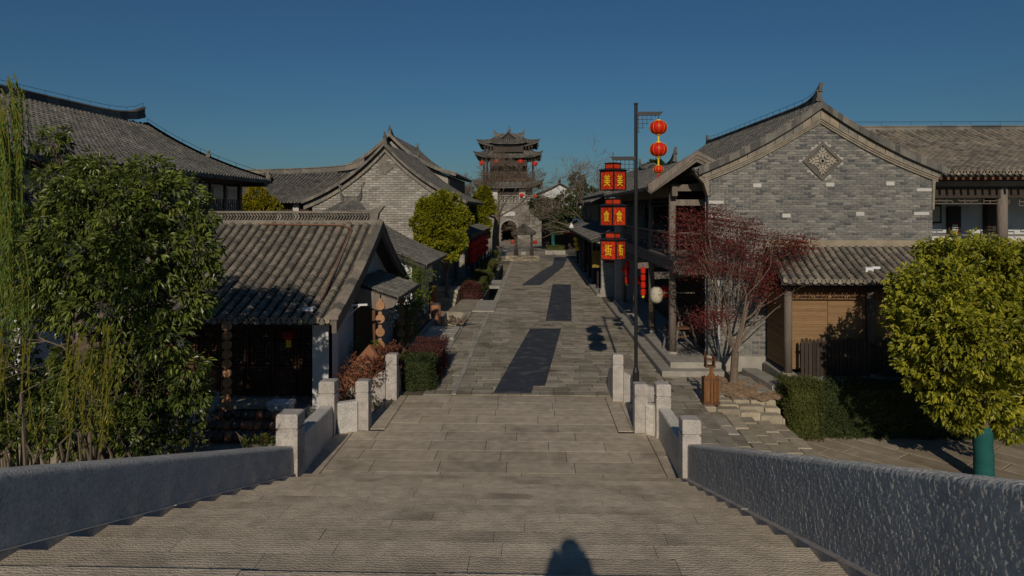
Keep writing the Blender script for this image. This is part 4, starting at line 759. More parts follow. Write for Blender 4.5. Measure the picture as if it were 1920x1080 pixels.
for px, py, w, h, y, m, lb in ((1752, 401, .42, .62, 22.8, 'wood_dark', 'dark framed notice on the veranda wall nearest the gable'), (1789, 414, .40, .95, 22.8, 'wood_dark', 'tall dark cabinet on the white veranda wall')):
    p = D(px, py, y); n_ = thing('wall_notice', tuple(p), lb, 'notice'); b = MB(); b.box(p.x-w/2, p.x+w/2, y-.04, y+.08, p.z-h/2, p.z+h/2); b.build('frame', m, n_); b = MB(); b.box(p.x-w/2+.06, p.x+w/2-.06, y-.05, y-.042, p.z-h/2+.06, p.z+(h/2-.06 if w > .41 else -.05)); b.build('board', 'cream' if w > .41 else 'maroon', n_)
    if w < .41: b = MB(); b.box(p.x-.09, p.x+.09, y-.06, y-.052, p.z-.36, p.z-.12); b.build('label_card', 'whitestone', n_)
b = MB(); p = D(1851, 412, 22.8); b.box(p.x-.06, p.x+.06, 22.8, 22.9, p.z-.07, p.z+.07); tag(b.build('alarm_box', 'red'), 'small red alarm box on the white veranda wall', 'alarm')
# wall behind the lower terrace
b = MB(); b.box(11.7, 22, 19.9, 20.1, 0, 2.95); b.build('lower_wall', 'wood_dark', ver)

# ================================================================== STONE STAIR, SOIL, TERRACE
stair = thing('stone_stair', (4.9, 15, -.5), 'worn yellowish stone steps going down beside the bridge to the terrace', 'steps')
mm_ = ['paver', 'paver', 'yellowstone', 'yellowstone', 'yellowstone', 'yellowstone']
slab('end_wall', 'yellowstone', 5.8, 5.9, 12.7, 16.5, -.95, -.46, stair, .02)
for i in range(6):
    x0 = 3.62+i*.37; z = -.0-.075*i; y = 12.7
    while y < 15.8:
        e = min(y+rnd.uniform(.5, 1.1), 16.07); slab('stair_slab', mm_[i], x0+rnd.uniform(.01, .03), x0+.335+rnd.uniform(-.01, .01), y+.015, e-.015, z-.3, z+rnd.uniform(-.012, .012), stair, .02, jit=.008, shear=.06)
        y = e
for r in range(3):
    x = 3.9
    while x < 5.85: w = min(rnd.uniform(.35, .6), 5.88-x); slab('retaining_stone', 'yellowstone', x, x+w-.02, 16.08+.3*r, 16.37+.3*r, -.95, -.075*(x-3.9)/.37*(1-(r+1)/3)-.01, stair, .02, jit=.01); x += w
b = MB(); b.tube([(5.15, 13.2+.0, -.50), (5.18, 13.8, -.48), (5.16, 14.5, -.49)], [.02, .02, .02], 5); b.build('chain', 'black', stair)
mats, tn = [], []; a = math.radians(-51); U = (math.cos(a), math.sin(a)); V = (-U[1], U[0])
for j in range(-14, 26):
    s_ = -9+rnd.uniform(0, 1)
    while s_ < 14:
        L = rnd.uniform(.9, 1.7); m_ = s_+L/2; X = 6+U[0]*m_+V[0]*j*.56; Y = 13+U[1]*m_+V[1]*j*.56; s_ += L
        if 5.95 < X < 17 and 11 < Y < 17.3: mats.append(frame((X, Y, -.972+rnd.uniform(-.004, .004)), (U[0]*(L-.025), U[1]*(L-.025), 0), (V[0]*.53, V[1]*.53, 0), (0, 0, 1))); tn.append(rnd.random())
pieces('terrace_slab', terrace, tv, tf, mats, tn, 'terrace', 90, 'terrace_paving')
b = MB(); n = 14; ring = [(5.75+1.15*math.cos(a)*(1+.1*math.sin(3*a)), 17.75+1.0*math.sin(a)) for a in [k*2*math.pi/n for k in range(n)]]
ring = [(min(x, 6.4), y) for x, y in ring]
b = MB(); nx = 22; gx = lambda i: 4.5+i*2.0/nx; gy = lambda j: 16.6+j*2.5/nx
for i in range(nx):
    for j in range(nx):
        q = [(gx(a), gy(c), .0+.05*math.sin(a*.7)*math.sin(c*.9)*.5+.035*math.sin((a/nx)*math.pi)*math.sin((c/nx)*math.pi)+.02*math.sin(a*2.1+c*1.3)) for a, c in ((i, j), (i+1, j), (i+1, j+1), (i, j+1))]
        if ((gx(i)-5.5)/1.0)**2+((gy(j)-17.8)/1.2)**2 < 1.0+.12*math.sin(i*1.3+j): b.face(q)
b.build('soil_patch', 'soil', kind='structure')

# litter bin
bx_, by_ = 4.20, 16.35; lb_ = thing('litter_bin', (bx_, by_, 0), 'carved brown wooden litter bin standing on the paving by the bridge', 'bin')
b = MB(); b.box(bx_-.24, bx_+.24, by_-.17, by_+.17, .0, .05); b.build('base', 'wood_red', lb_)
for sx in (-1, 1):
    b = MB(); b.box(bx_+sx*.13-.085, bx_+sx*.13+.085, by_-.14, by_+.14, .05, .62); b.build('body', 'wood_red', lb_)
    for i in range(5): b = MB(); x = bx_+sx*.13-.08+i*.035; b.box(x, x+.029, by_-.155, by_-.142, .07, .60-.05*(i % 2), rnd.random()); b.build('slat', 'orange', lb_)
b = MB(); b.box(bx_-.025, bx_+.025, by_-.18, by_-.12, .05, .86, .9); b.prism([(bx_-.2, .62), (bx_-.2, .70), (bx_-.12, .66), (bx_-.05, .76), (bx_-.05, .86), (bx_+.05, .86), (bx_+.05, .76), (bx_+.12, .66), (bx_+.2, .70), (bx_+.2, .62)], 'y', by_-.15, by_-.11); b.build('carved_front', 'orange', lb_)
b = MB(); b.box(bx_-.16, bx_+.13, by_-.1, by_+.12, .86, .90); b.box(bx_-.15, bx_-.11, by_-.1, by_+.12, .9, 1.12); b.box(bx_+.08, bx_+.12, by_-.1, by_+.12, .9, 1.08); b.beam((bx_-.2, by_-.1, 1.1), (bx_-.1, by_+.15, 1.2), .04, .04); b.beam((bx_+.15, by_-.1, 1.04), (bx_+.05, by_+.15, 1.15), .04, .04); b.beam((bx_-.13, by_, 1.06), (bx_+.1, by_, 1.03), .03, .05); b.build('ash_tray_top', 'wood_red', lb_); lb_.scale = (.82, .9, 1.0)

es = thing('end_shop', (5, 80, 0), 'dark timber shopfront with small red lanterns closing the right street end', 'shop')
b = MB(); b.box(1.0, 14, 80, 84, 0, 3.3); b.build('wall', 'wood_dark', es); roof(es, (.9, 82, 4.6), (14, 82, 4.6), (.7, 79.2, 3.4), (14, 79.2, 3.4), .1, .35, .35, m='tile_far')
for x in (2.3, 4.2, 6.1, 8.0): b = MB(); b.box(x-.12, x+.12, 79.4, 79.64, 0, 3.4); b.build('post', 'wood_dark', es)
for i, px in enumerate((1045, 1060, 1073)): ball(px, 436, 79.3, .26, 'red', ('left', 'middle', 'right')[i]+' one of three red lanterns on the dark shopfront at the street end', grp='lanterns at the end shop', asp=.85)

bl_ = thing('curved_lamp', (3.1, 50, 0), 'small curved blue lamp post at the far end of the shop row', 'lamp post')
p = D(1090, 412, 50); b = MB(); b.tube([(p.x, 50, 0), (p.x, 50, 3.2), (p.x-.05, 50, 3.7), (p.x-.3, 50, 3.9), (p.x-.6, 50, 3.85), (p.x-.72, 50, 3.6)], [.05, .04, .04, .04, .04, .03], 7); b.build('pole', mat('blue_paint', (.04, .10, .24), (.05, .12, .28), 5, .5, .05, .002, 40, .2), bl_)
b = MB(); b.tube([(p.x-.72, 50, 3.28), (p.x-.72, 50, 3.4), (p.x-.72, 50, 3.6)], [.17, .16, .04], 10); b.build('lamp_shade', 'white', bl_)


ORD = 'first second third fourth fifth sixth seventh eighth ninth tenth eleventh twelfth thirteenth fourteenth'.split()

# ================================================================== LEFT FOREGROUND: LOW HOUSE WITH THE BIG TILED ROOF
lh = thing('low_tiled_house', (-7, 17, 0), 'low white-walled house with a large brown-grey tiled roof left of the bridge', 'house')
RZ, EZ = 4.20, 2.18
f_low = surf((-11.5, 19.2, RZ), (-4.42, 19.2, RZ), (-11.5, 14.75, EZ), (-4.42, 14.75, EZ), .16)
lr = roof(lh, (-11.5, 19.2, RZ), (-4.36, 19.2, RZ), (-11.5, 14.75, EZ), (-4.36, 14.75, EZ), .16, .238, .125, .085, limit=300, m='tile', sel=lambda p: -7.6 < p[0] and p[1] < 17.3)
roof(lh, (-11.5, 19.2, RZ), (-4.36, 19.2, RZ), (-11.5, 23.3, EZ+.1), (-4.36, 23.3, EZ+.1), .16, .3, .25, m='tile', caps=False)
b = MB()
for s, (ya, za, yb, zb) in enumerate(((14.65, EZ-.02, 19.2, RZ+.0), (23.4, EZ+.05, 19.2, RZ+.0))):
    pr = None
    for i in range(13):
        t = i/12; y = ya+(yb-ya)*t; v = 1-t; z = za+(zb-za)*t-.16*4*v*(1-v)*(1-.25*v); r = [(-4.36, y, z+.02), (-4.26, y, z+.02), (-4.26, y, z-.24), (-4.36, y, z-.24)]
        if pr: b.raw(pr+r, [(0, 1, 5, 4), (1, 2, 6, 5), (2, 3, 7, 6), (3, 0, 4, 7)], .2)
        if i in (0,): b.face(r)
        pr = r
b.build('barge_board', 'wood_grey', lh)
for s in (0, 1):
    b = MB(); pr = None
    for i in range(17):
        v = i/16; y = (19.2+(14.7-19.2)*v) if not s else 19.2+(23.35-19.2)*v; z = RZ+(EZ-RZ)*v-.16*4*v*(1-v)*(1-.25*v)+.03; r = [(-4.50, y, z), (-4.24, y, z), (-4.24, y, z+.06), (-4.37, y, z+.12), (-4.50, y, z+.06)]
        if pr: b.raw(pr+r, [(k, (k+1) % 5, (k+1) % 5+5, k+5) for k in range(5)], rnd.random())
        if i in (0, 16): b.face(r)
        pr = r
    b.build('verge_tile_row', 'tile', lh)
# open lattice ridge
rd = MB(); rd.box(-11.5, -4.35, 19.1, 19.32, RZ-.02, RZ+.10, .8); rd.box(-11.5, -4.55, 19.12, 19.30, RZ+.30, RZ+.36, .8); ro = rd.build('ridge', 'ridge', lh)
b = MB(); x = -10.0
while x < -4.6: b.beam((x, 19.2, RZ+.10), (x+.07, 19.2, RZ+.20), .03, .10, rnd.random(), up=(0, 1, 0)); b.beam((x+.07, 19.2, RZ+.20), (x, 19.2, RZ+.30), .03, .10, rnd.random(), up=(0, 1, 0)); x += .085
b.build('ridge_fretwork', 'ridge', ro)
b = MB(); b.prism([(-4.6, RZ+.1), (-4.4, RZ+.1), (-4.36, RZ+.3), (-4.2, RZ+.5), (-4.28, RZ+.5), (-4.6, RZ+.4), (-5.3, RZ+.37), (-5.3, RZ+.36), (-4.6, RZ+.34)], 'y', 19.1, 19.32); b.build('ridge_finial', 'ridge', ro)
b = MB(); b.tube([(-7.6, 18.9, RZ-.0), (-5.3, 18.85, RZ-.03), (-5.0, 18.6, RZ-.12), (-4.9, 16.5, 3.02), (-4.85, 15.5, 2.58)], [.015]*5, 5); b.build('rusty_cable', 'clay', lh)
# walls
b = MB(); b.prism([(16.0, 0), (23, 0), (23, 2.2), (22.5, 2.35), (19.2, RZ-.22), (15.6, 2.3), (16.0, 2.2)], 'x', -4.95, -4.75, .5); b.box(-11.5, -4.95, 22.8, 23, 0, 2.3); b.build('wall', 'plaster', lh)
b = MB(); b.box(-4.98, -4.62, 15.25, 15.55, 0, 2.12); b.box(-4.8, -4.62, 15.3, 16.05, 0, 2.15); b.build('corner_pillar', 'plaster', lh)
b = MB(); b.box(-11.5, -4.7, 15.3, 15.42, 1.93, 2.1); b.box(-11.5, -4.9, 16.1, 16.2, 1.75, 2.2); b.build('lintel', 'wood_dark', lh)
b = MB(); b.box(-11.5, -4.9, 14.9, 16.9, -.02, .12); b.build('threshold', 'kerb', lh)
for i in range(8):
    x = -5.02-(i+1)*.62; b = MB(); b.box(x+.02, x+.58, 16.2, 16.25, .14, .85, rnd.random()); b.box(x+.07, x+.53, 16.17, 16.2, .2, .78, rnd.random()); lf = b.build('door_leaf', 'wood_door', lh)
    b = MB(); b.box(x, x+.6, 16.28, 16.3, .85, 1.95, .0); b.build('window_pane', 'glass', lf); b = MB(); lattice(b, (x+.03, 16.22, .9), (1, 0, 0), (0, 0, 1), .54, .82, 6, 8, .022, .03, broken=1); b.box(x, x+.03, 16.18, 16.26, .12, 1.9); b.build('lattice', 'wood_red', lf)
b = MB(); lattice(b, (-9.6, 15.36, 1.72), (1, 0, 0), (0, 0, 1), 4.6, .2, 30, 2, .02, .025, broken=1); b.build('frieze_lattice', 'wood_dark', lh)
fl_ = thing('flood_light', (-4.95, 14.95, 2.35), 'small white flood light on the eave tiles of the low house', 'light'); b = MB(); b.box(-5.1, -4.86, 14.9, 15.05, 2.36, 2.44); b.build('housing', 'white', fl_); b = MB(); b.tube([(-4.98, 14.95, 2.2), (-4.98, 14.95, 2.37)], [.02, .02], 6); b.build('stem', 'white', fl_)
ball(541, 627, 15.7, .17, 'red', 'dim red lantern hanging in front of the dark doors of the low house', asp=.7, cord=.1); b = MB(); p = D(541, 645, 15.7); b.box(p.x-.06, p.x+.06, 15.69, 15.71, p.z-.08, p.z+.09); tag(b.build('lantern_tag', 'yellow'), 'yellow paper tag hanging below the dim red lantern', 'tag')
# side canopy on the gable
cn = thing('side_canopy', (-4.1, 19, 0), 'small tiled canopy over the side door of the low house', 'canopy')
roof(cn, (-4.72, 17.6, 2.72), (-4.72, 20.8, 2.72), (-3.55, 17.6, 2.28), (-3.55, 20.8, 2.28), .02, .17, .14, .05, limit=100, m='tile_far', thick=.06)
b = MB(); b.prism([(-4.74, 2.66), (-3.5, 2.24), (-3.62, 2.08), (-4.0, 1.98), (-4.74, 2.28)], 'y', 17.55, 17.7, .8); b.build('bracket', 'wood_grey', cn); b = MB(); b.prism([(-4.74, 2.66), (-3.5, 2.24), (-3.62, 2.08), (-4.0, 1.98), (-4.74, 2.28)], 'y', 20.7, 20.85, .8); b.build('bracket', 'wood_grey', cn)
b = MB(); b.box(-4.16, -4.08, 17.5, 17.6, .0, 2.0); b.build('bracket_post', 'wood_red', cn)
b = MB(); b.box(-4.78, -4.70, 17.9, 20.4, .0, 2.1); b.build('door', 'wood_dark', cn)
for px, y0_, lb in ((713, 17.5, 'nearer string of flat wooden gourd discs hanging from the canopy'), (752, 20.9, 'farther string of wooden gourd discs hanging from the canopy')):
    k = y0_/F; z1 = EYE+(HZ-(560 if px < 730 else 552))*k; p = D(px, 600, y0_); o = thing('disc_string', (p.x, y0_, .4), lb, 'hanging ornament', 'strings of wooden discs by the low house')
    for i in range(5): z = z1-.19-i*.36*.95; b = MB(); b.tube([(p.x, y0_-.02, z), (p.x, y0_+.02, z)], [.12, .12], 12, rnd.random()); b.tube([(p.x, y0_-.015, z+.14), (p.x, y0_+.015, z+.14)], [.05, .05], 10, rnd.random()); b.build('gourd_disc', 'dryred', o)
    b = MB(); b.tube([(p.x, y0_, z1+.1), (p.x, y0_, z1-1.9)], [.012, .012], 4); b.build('cord', 'black', o)
p = D(425, 620, 14.0); o = thing('disc_string', (p.x, 14.0, .1), 'tall string of round log slices hanging from the eave before the dark doors', 'hanging ornament', 'strings of wooden discs by the low house')
for i in range(10): z = EYE+(HZ-615)*14/F-i*.195; b = MB(); b.tube([(p.x+rnd.uniform(-.01, .01), 13.97, z), (p.x, 14.04, z)], [.095, .095], 14, rnd.random()); b.build('log_slice', 'dryred', o)
b = MB(); b.tube([(p.x, 14.06, 2.25), (p.x, 14.06, .2)], [.015, .015], 4); b.build('cord', 'black', o)
br = thing('lamp_bracket', (-4.2, 16.5, 2.2), 'white metal bracket arm sticking out from the low house gable', 'bracket')
a_ = D(643, 577, 15.9); c_ = D(700, 577, 16.9); b = MB(); b.beam((a_.x-.05, 16.3, a_.z), (c_.x, 16.3, a_.z+.02), .035, .045); b.beam((a_.x, 16.3, a_.z-.26), (a_.x+.3, 16.3, a_.z), .03, .03); b.beam((a_.x, 16.3, a_.z-.28), (a_.x, 16.3, a_.z+.0), .03, .03); b.build('arm', 'white', br); b = MB(); b.box(a_.x-.42, a_.x-.01, 16.28, 16.34, a_.z-.05, a_.z+.02); b.build('wall_fixing', 'white', br)
b = MB(); vs = [(-4.65, 16.2, .55), (-3.95, 16.3, 1.35), (-3.75, 16.4, 1.0), (-4.4, 16.35, .1)]; b.raw(vs+[(x+.03, y+.08, z) for x, y, z in vs], [(0, 1, 2, 3), (7, 6, 5, 4), (0, 4, 5, 1), (1, 5, 6, 2), (2, 6, 7, 3)]); tag(b.build('leaning_board', 'clay'), 'rusty framed board leaning against the side wall of the low house', 'board')

# yard before the doors
px0 = D(470, 800, 13.2)
for i in range(38):
    r = i % 3; x = -6.5+(i//3)*.155-.08*(r % 2)+rnd.uniform(-.03, .03); y = 13.3+.22*r; z = .02+.15*r; o = thing('glazed_jar', (x, y, z), '%s jar from the left, %s row of the heap by the low house' % (ORD[i//3], ('front', 'middle', 'back')[r]), 'jar', 'dark jars heaped in the yard') if i < 38 else None
    rr = .10+rnd.uniform(-.012, .012); b = MB(); b.tube([(x, y, z+q) for q in (0, .04, .1, .16, .18)], [rr*.6, rr*.95, rr*1.05, rr*.75, rr*.5], 9, rnd.random()); b.build('body', 'jar' if rnd.random() < .75 else 'clay', o, smooth=True)
tb = thing('stone_bench', (-6.6, 14.9, 0), 'rough stone slab bench in the shaded yard before the dark doors', 'bench'); slab('bench_top', 'yellowstone', -7.0, -5.3, 14.6, 15.1, .28, .38, tb, .02, jit=.02); slab('leg', 'yellowstone', -6.8, -6.5, 14.7, 15, 0, .28, tb); slab('leg', 'yellowstone', -5.8, -5.5, 14.7, 15, 0, .28, tb)
cr = thing('crate', (-7.2, 14.6, 0), 'white wooden crate beside the string of log slices', 'crate')
for i in range(4): slab('slat', 'whitestone', -7.5, -6.9, 14.3, 14.34, .04+i*.13, .15+i*.13, cr)
slab('lid', 'whitestone', -7.52, -6.88, 14.3, 14.8, .56, .6, cr); slab('side_board', 'whitestone', -7.5, -7.46, 14.35, 14.8, .02, .55, cr); slab('side_board', 'whitestone', -6.94, -6.9, 14.35, 14.8, .02, .55, cr)
bt = thing('styrofoam_box', (-5.4, 14.4, 0), 'pale blue box standing near the foot of the corner pillar', 'box'); slab('box_body', 'plaster', -5.65, -5.2, 14.35, 14.7, .14, .42, bt); slab('lid', 'white', -5.67, -5.18, 14.33, 14.72, .42, .48, bt)

# ================================================================== LEFT: BIG TWO-STOREY HALL
hall = thing('two_storey_hall', (-14, 18, 0), 'large two-storey hall with a sweeping tiled roof at the far left', 'building')
roof(hall, (-15.7, 5, 8.0), (-15.7, 27.2, 8.0), (-10.57, 5, 5.72), (-10.57, 27.2, 5.72), .28, .215, .185, m='tile_far', limit=0)
roof(hall, (-15.7, 5, 8.0), (-15.7, 27.2, 8.0), (-21, 5, 5.72), (-21, 27.2, 5.72), .28, .5, .5, m='tile_far', caps=False)
ridge(hall, (-15.7, 5, 7.95), (-15.7, 26.9, 8.0), .30, .2, .30, .0, wire=True, m='tile_far', ends=(0, 1), pw=12, n=40)
f_h = surf((-15.7, 5, 8.0), (-15.7, 27.2, 8.0), (-10.57, 5, 5.72), (-10.57, 27.2, 5.72), .28); verge(hall, f_h, 1, .2, .12, m='ridge')
b = MB()
pr = [Vector(f_h(1, i/14))+Vector((0, .1, .14)) for i in range(15)]
b.tube([p+Vector((0, 0, .16)) for p in pr], [.008]*15, 4)
for p in pr[::2]: b.tube([p, p+Vector((0, 0, .16))], [.008, .008], 4)
b.build('lightning_wire', 'black', hall)
for v in (.5, .98):
    p = Vector(f_h(1, v))+Vector((0, 0, .1)); b = MB(); b.prism([(0, 0), (.18, 0), (.2, .12), (.12, .16), (.16, .28), (.06, .26), (.02, .12)], 'y', p.y-.04, p.y+.04); b.v = [(x+p.x-.1, y, z+p.z) for x, y, z in b.v]; b.build('roof_beast', 'ridge', hall)
b = MB(); b.box(-20, -11.35, 5, 26.2, -1, 4.1); b.build('lower_wall', 'plaster', hall)
b = MB(); b.box(-20, -11.4, 5, 26.1, 4.1, 5.9); b.box(-11.5, -11.28, 25.9, 26.12, 4.0, 5.85, .8); b.box(-11.5, -11.25, 5, 26, 4.0, 4.2, .7); b.box(-11.45, -11.2, 5, 26.6, 5.55, 5.72, .7); b.box(-15, -10.5, 26.4, 26.7, 5.5, 5.66, .7); b.build('upper_wall', 'wood_dark', hall)
for i in range(17):
    y = 25.3-i*1.15; b = MB(); b.box(-11.37, -11.33, y-.5, y+.5, 4.25, 5.5, .2); pn = b.build('window', 'glass', hall); b = MB(); lattice(b, (-11.3, y-.5, 4.25), (0, 1, 0), (0, 0, 1), 1.0, .72, 6, 5, .03, .03, broken=1, tint=.9); b.box(-11.34, -11.28, y-.58, y-.5, 4.2, 5.55, .9); b.build('frame', 'wood_grey', pn)
    b = MB(); b.box(-11.33, -11.30, y-.38, y+.38, 5.05, 5.38); b.build('paper_panel', 'cream', pn)
# gable-side windows (face the viewer beyond the corner)
for k in range(3): pass
# small lean roof at the left edge
lf = thing('yard_shed', (-8.5, 11.8, 0), 'low tiled shed roof half hidden by the tree at the left edge', 'shed'); roof(lf, (-13.5, 14.2, 3.0), (-9.8, 14.2, 3.0), (-13.5, 12.8, 2.65), (-9.8, 12.8, 2.65), .03, .2, .16, m='tile'); b = MB(); b.box(-13.4, -10.0, 13.0, 14.2, -1, 2.65); b.build('wall', 'plaster', lf)

# ================================================================== LEFT MID: SMALL STREET-FACING HOUSE, BRICK GABLE HOUSES
sh = thing('small_white_house', (-6, 29, 0), 'small white house with a grey tiled roof and teal door behind the canopy', 'house')
roof(sh, (-7.6, 26.2, 4.15), (-7.6, 32.3, 4.15), (-4.15, 26.2, 2.42), (-4.15, 32.3, 2.42), .15, .21, .18, m='tile_far', limit=0)
roof(sh, (-7.6, 26.2, 4.15), (-7.6, 32.3, 4.15), (-11, 26.2, 2.42), (-11, 32.3, 2.42), .15, .4, .3, m='tile_far', caps=False)
b = MB(); b.prism([(-10.6, 0), (-4.75, 0), (-4.75, 2.5), (-7.6, 3.95), (-10.6, 2.5)], 'y', 26.6, 32); b.build('wall', 'plaster', sh); ridge(sh, (-7.6, 26.2, 4.1), (-7.6, 32.3, 4.1), .2, .16, .2, m='tile_far')
b = MB(); b.box(-4.74, -4.69, 27.2, 28.6, .1, 2.0); b.build('door', 'teal', sh)
gh = thing('brick_gable_house', (-7.9, 41, 0), 'tall pale brick gable house with a small dark diamond near its peak', 'house')
GX, GY2, gw = -7.85, 36.0, 3.9
def g4(x): t = min(1, abs(x-GX)/gw); return 7.75-2.65*t-.40*math.sin(math.pi*t)*(1 if x < GX else .8)
b = MB(); gr_w = 2.95; xs = [GX-gw+i*(gw+gr_w)/20 for i in range(21)]
for a, c in zip(xs[:-1], xs[1:]): b.raw([(a, GY2, 0), (c, GY2, 0), (c, GY2, g4(c)), (a, GY2, g4(a)), (a, GY2+6, 0), (c, GY2+6, 0), (c, GY2+6, g4(c)), (a, GY2+6, g4(a))], [(0, 1, 2, 3), (7, 6, 5, 4), (3, 2, 6, 7)])
b.box(GX-gw, GX-gw+.2, GY2, GY2+10, 0, 5); b.box(GX+gr_w-.2, GX+gr_w, GY2+.01, GY2+6, 0, 5.2); w4 = b.build('wall', 'mortar_dark', gh)
bricks(w4, GX-gw, GX+gr_w, 2.4, 7.5, GY2, .38, .10, .022, 'brick_pale', 300, g4, lambda a, c, z0, z1: abs((a+c)/2-GX)+abs(z0-6.85) < .55, .03)
b = MB(); q = [(GX, 6.85-.42), (GX+.42, 6.85), (GX, 6.85+.42), (GX-.42, 6.85)]; b.raw([(x, GY2-.05, z) for x, z in q]+[(x, GY2, z) for x, z in q], [(0, 1, 2, 3)]+[(i, (i+1) % 4, (i+1) % 4+4, i+4) for i in range(4)]); b.build('diamond_ornament', 'ridge', w4)
def r4(side):
    e = GX+side*(gw+.45)
    return ((GX, GY2-.25, 8.05), (GX, 46.5, 8.05), (e, GY2-.25, 5.0), (e, 46.5, 5.0))
for s_ in (-1, 1):
    A = r4(s_); roof(gh, *A, .46, .22, .2, m='tile_far', name='roof', caps=(s_ == 1)); ff = surf(*A, .46); verge(gh, ff, 0, .3, .16, m='ridge', dz=-.08, a=(0, 1, 0), n=20); 
    for i in range(14):
        p = Vector(ff(0, (i)/14)); q_ = Vector(ff(0, (i+1)/14)); b = MB(); b.raw([(p.x, GY2-.14, p.z-.40), (q_.x-.01*s_, GY2-.14, q_.z-.40), (q_.x-.01*s_, GY2-.14, q_.z-.12), (p.x, GY2-.14, p.z-.12), (p.x, GY2, p.z-.40), (q_.x-.01*s_, GY2, q_.z-.40), (q_.x-.01*s_, GY2, q_.z-.12), (p.x, GY2, p.z-.12)], [(0, 1, 2, 3), (0, 4, 5, 1), (1, 5, 6, 2)], rnd.random()*.6); b.build('verge_slab', 'coping', gh)
ridge(gh, (GX, GY2, 7.85), (GX, 46.4, 7.75), .34, .22, .18, .22, m='tile_far', fin=True)
gb = thing('taller_gable_house', (-9.8, 51, 0), 'taller tiled gable house rising behind the pale brick gable', 'house')
GB = -9.7
for s_ in (-1, 1):
    A = ((GB, 45.8, 9.65), (GB, 57, 9.65), (GB+s_*4.5, 45.8, 6.95), (GB+s_*4.5, 57, 6.95)); roof(gb, *A, .55, .26, .25, m='tile_far', caps=(s_ == 1)); ff = surf(*A, .55); verge(gb, ff, 0, .35, .25, m='ridge', dz=-.1, a=(0, 1, 0))
b = MB(); b.prism([(GB-4, 0), (GB+3.9, 0), (GB+3.9, 6.9), (GB+2, 7.7), (GB, 9.3), (GB-2, 7.7), (GB-4, 6.9)], 'y', 46.2, 56.8); b.build('wall', 'brick_pale', gb)
b = MB(); b.box(GB+3.9, GB+4.0, 46.3, 56.7, 5.0, 6.9); b.build('upper_window_band', 'wood_dark', gb)
ridge(gb, (GB, 46, 9.35), (GB, 56.8, 9.25), .38, .24, .2, .25, m='tile_far', fin=True)
# side wing roof facing the viewer
wg = thing('side_wing', (-14, 38, 0), 'long wing with a sagging tiled roof joined to the pale brick gable', 'house')
roof(wg, (-19, 40.5, 6.75), (-10.2, 40.5, 6.75), (-19, 36.2, 5.05), (-11.6, 36.2, 5.05), .2, .23, .21, m='tile_far', limit=0); ridge(wg, (-19, 40.5, 6.7), (-10.2, 40.5, 7.0), .34, .24, .25, .12, m='ridge')
b = MB(); b.box(-19, -11.3, 36.9, 40, 0, 5.1); b.build('wall', 'wood_dark', wg)
for x in (-13.8, -12.9, -11.85): b = MB(); b.box(x-.16, x+.16, 36.7, 36.92, 3, 5.0); b.build('pilaster', 'whitestone', wg)
for x in (-13.35, -12.4): b = MB(); lattice(b, (x-.3, 36.85, 4.2), (1, 0, 0), (0, 0, 1), .6, .75, 5, 6, .03, .03, broken=1); b.build('window', 'wood_red', wg)
# little ornamental pavilion roof in front of the brick gable
pv = thing('little_gate_roof', (-7.8, 30, 0), 'little tiled gate roof with a spiky ridge before the pale brick gable', 'gate')
p = D(655, 385, 30); roof(pv, (p.x-.3, 30, 4.95), (p.x+.45, 30, 4.95), (p.x-1.4, 29, 4.35), (p.x+1.3, 29, 4.35), .08, .16, .14, m='tile_far', caps=False); ridge(pv, (p.x-.3, 30, 4.9), (p.x+.45, 30, 4.9), .30, .14, .3, m='tile_far', n=14, fin=True)
b = MB(); b.box(p.x-.9, p.x+.9, 29.3, 30.6, 0, 4.45); b.build('wall', 'ridge', pv)
# lantern shop row on the left
ls = thing('lantern_shop', (-5.5, 50, 0), 'dark timber shop with rows of red lanterns and a brick pier on the left', 'shop')
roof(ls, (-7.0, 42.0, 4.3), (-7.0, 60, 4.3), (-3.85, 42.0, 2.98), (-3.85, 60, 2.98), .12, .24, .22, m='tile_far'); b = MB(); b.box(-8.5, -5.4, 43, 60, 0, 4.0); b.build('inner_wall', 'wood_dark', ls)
b = MB(); b.box(-4.75, -4.3, 42.4, 42.9, 0, 2.6); pp_ = b.build('brick_pier', 'mortar_dark', ls); bricks(pp_, -4.75, -4.3, .3, 2.5, 42.4, .2, .065, .014, 'brick_pale', 60); bricks(pp_, 42.4, 42.9, .3, 2.5, -4.3, .2, .065, .014, 'brick_pale', 60, plane='x', dirn=1, out=.02); slab('pier_cap', 'kerb', -4.85, -4.2, 42.3, 43, 2.6, 2.7, ls)
for Yc in (46.5, 50.5, 54.5, 58.5): b = MB(); b.tube([(-4.15, Yc, .1), (-4.15, Yc, 2.9)], [.09, .09], 8); b.build('post', 'wood_dark', ls)
slab('platform_slab', 'kerb', -4.9, -3.9, 42.2, 60, -.1, .12, ls, .02); b = MB(); b.box(-4.2, -4.1, 43, 59, 2.5, 2.75); b.box(-4.2, -4.12, 43, 59, .8, .86); b.build('beam', 'wood_dark', ls)
for i in range(8):
    for j in range(3):
        y = 44.0+i*1.9; r = .24; z = 2.35-j*.5; o = thing('hanging_lantern', (-4.0, y, z), '%s red lantern from the near end in the %s row along the dark timber shop' % (ORD[i], ('top', 'middle', 'bottom')[j]), 'lantern', 'red lanterns in rows on the left shop'); b = MB(); b.tube([(-4.0, y, z-.2), (-4.0, y, z-.12), (-4.0, y, z+.12), (-4.0, y, z+.2)], [r*.6, r, r, r*.6], 10); b.build('shade', 'red', o, smooth=True); b = MB(); b.tube([(-4.0, y, z+.19), (-4.0, y, z+.32)], [.03, .03], 5); b.build('cap', 'black', o)
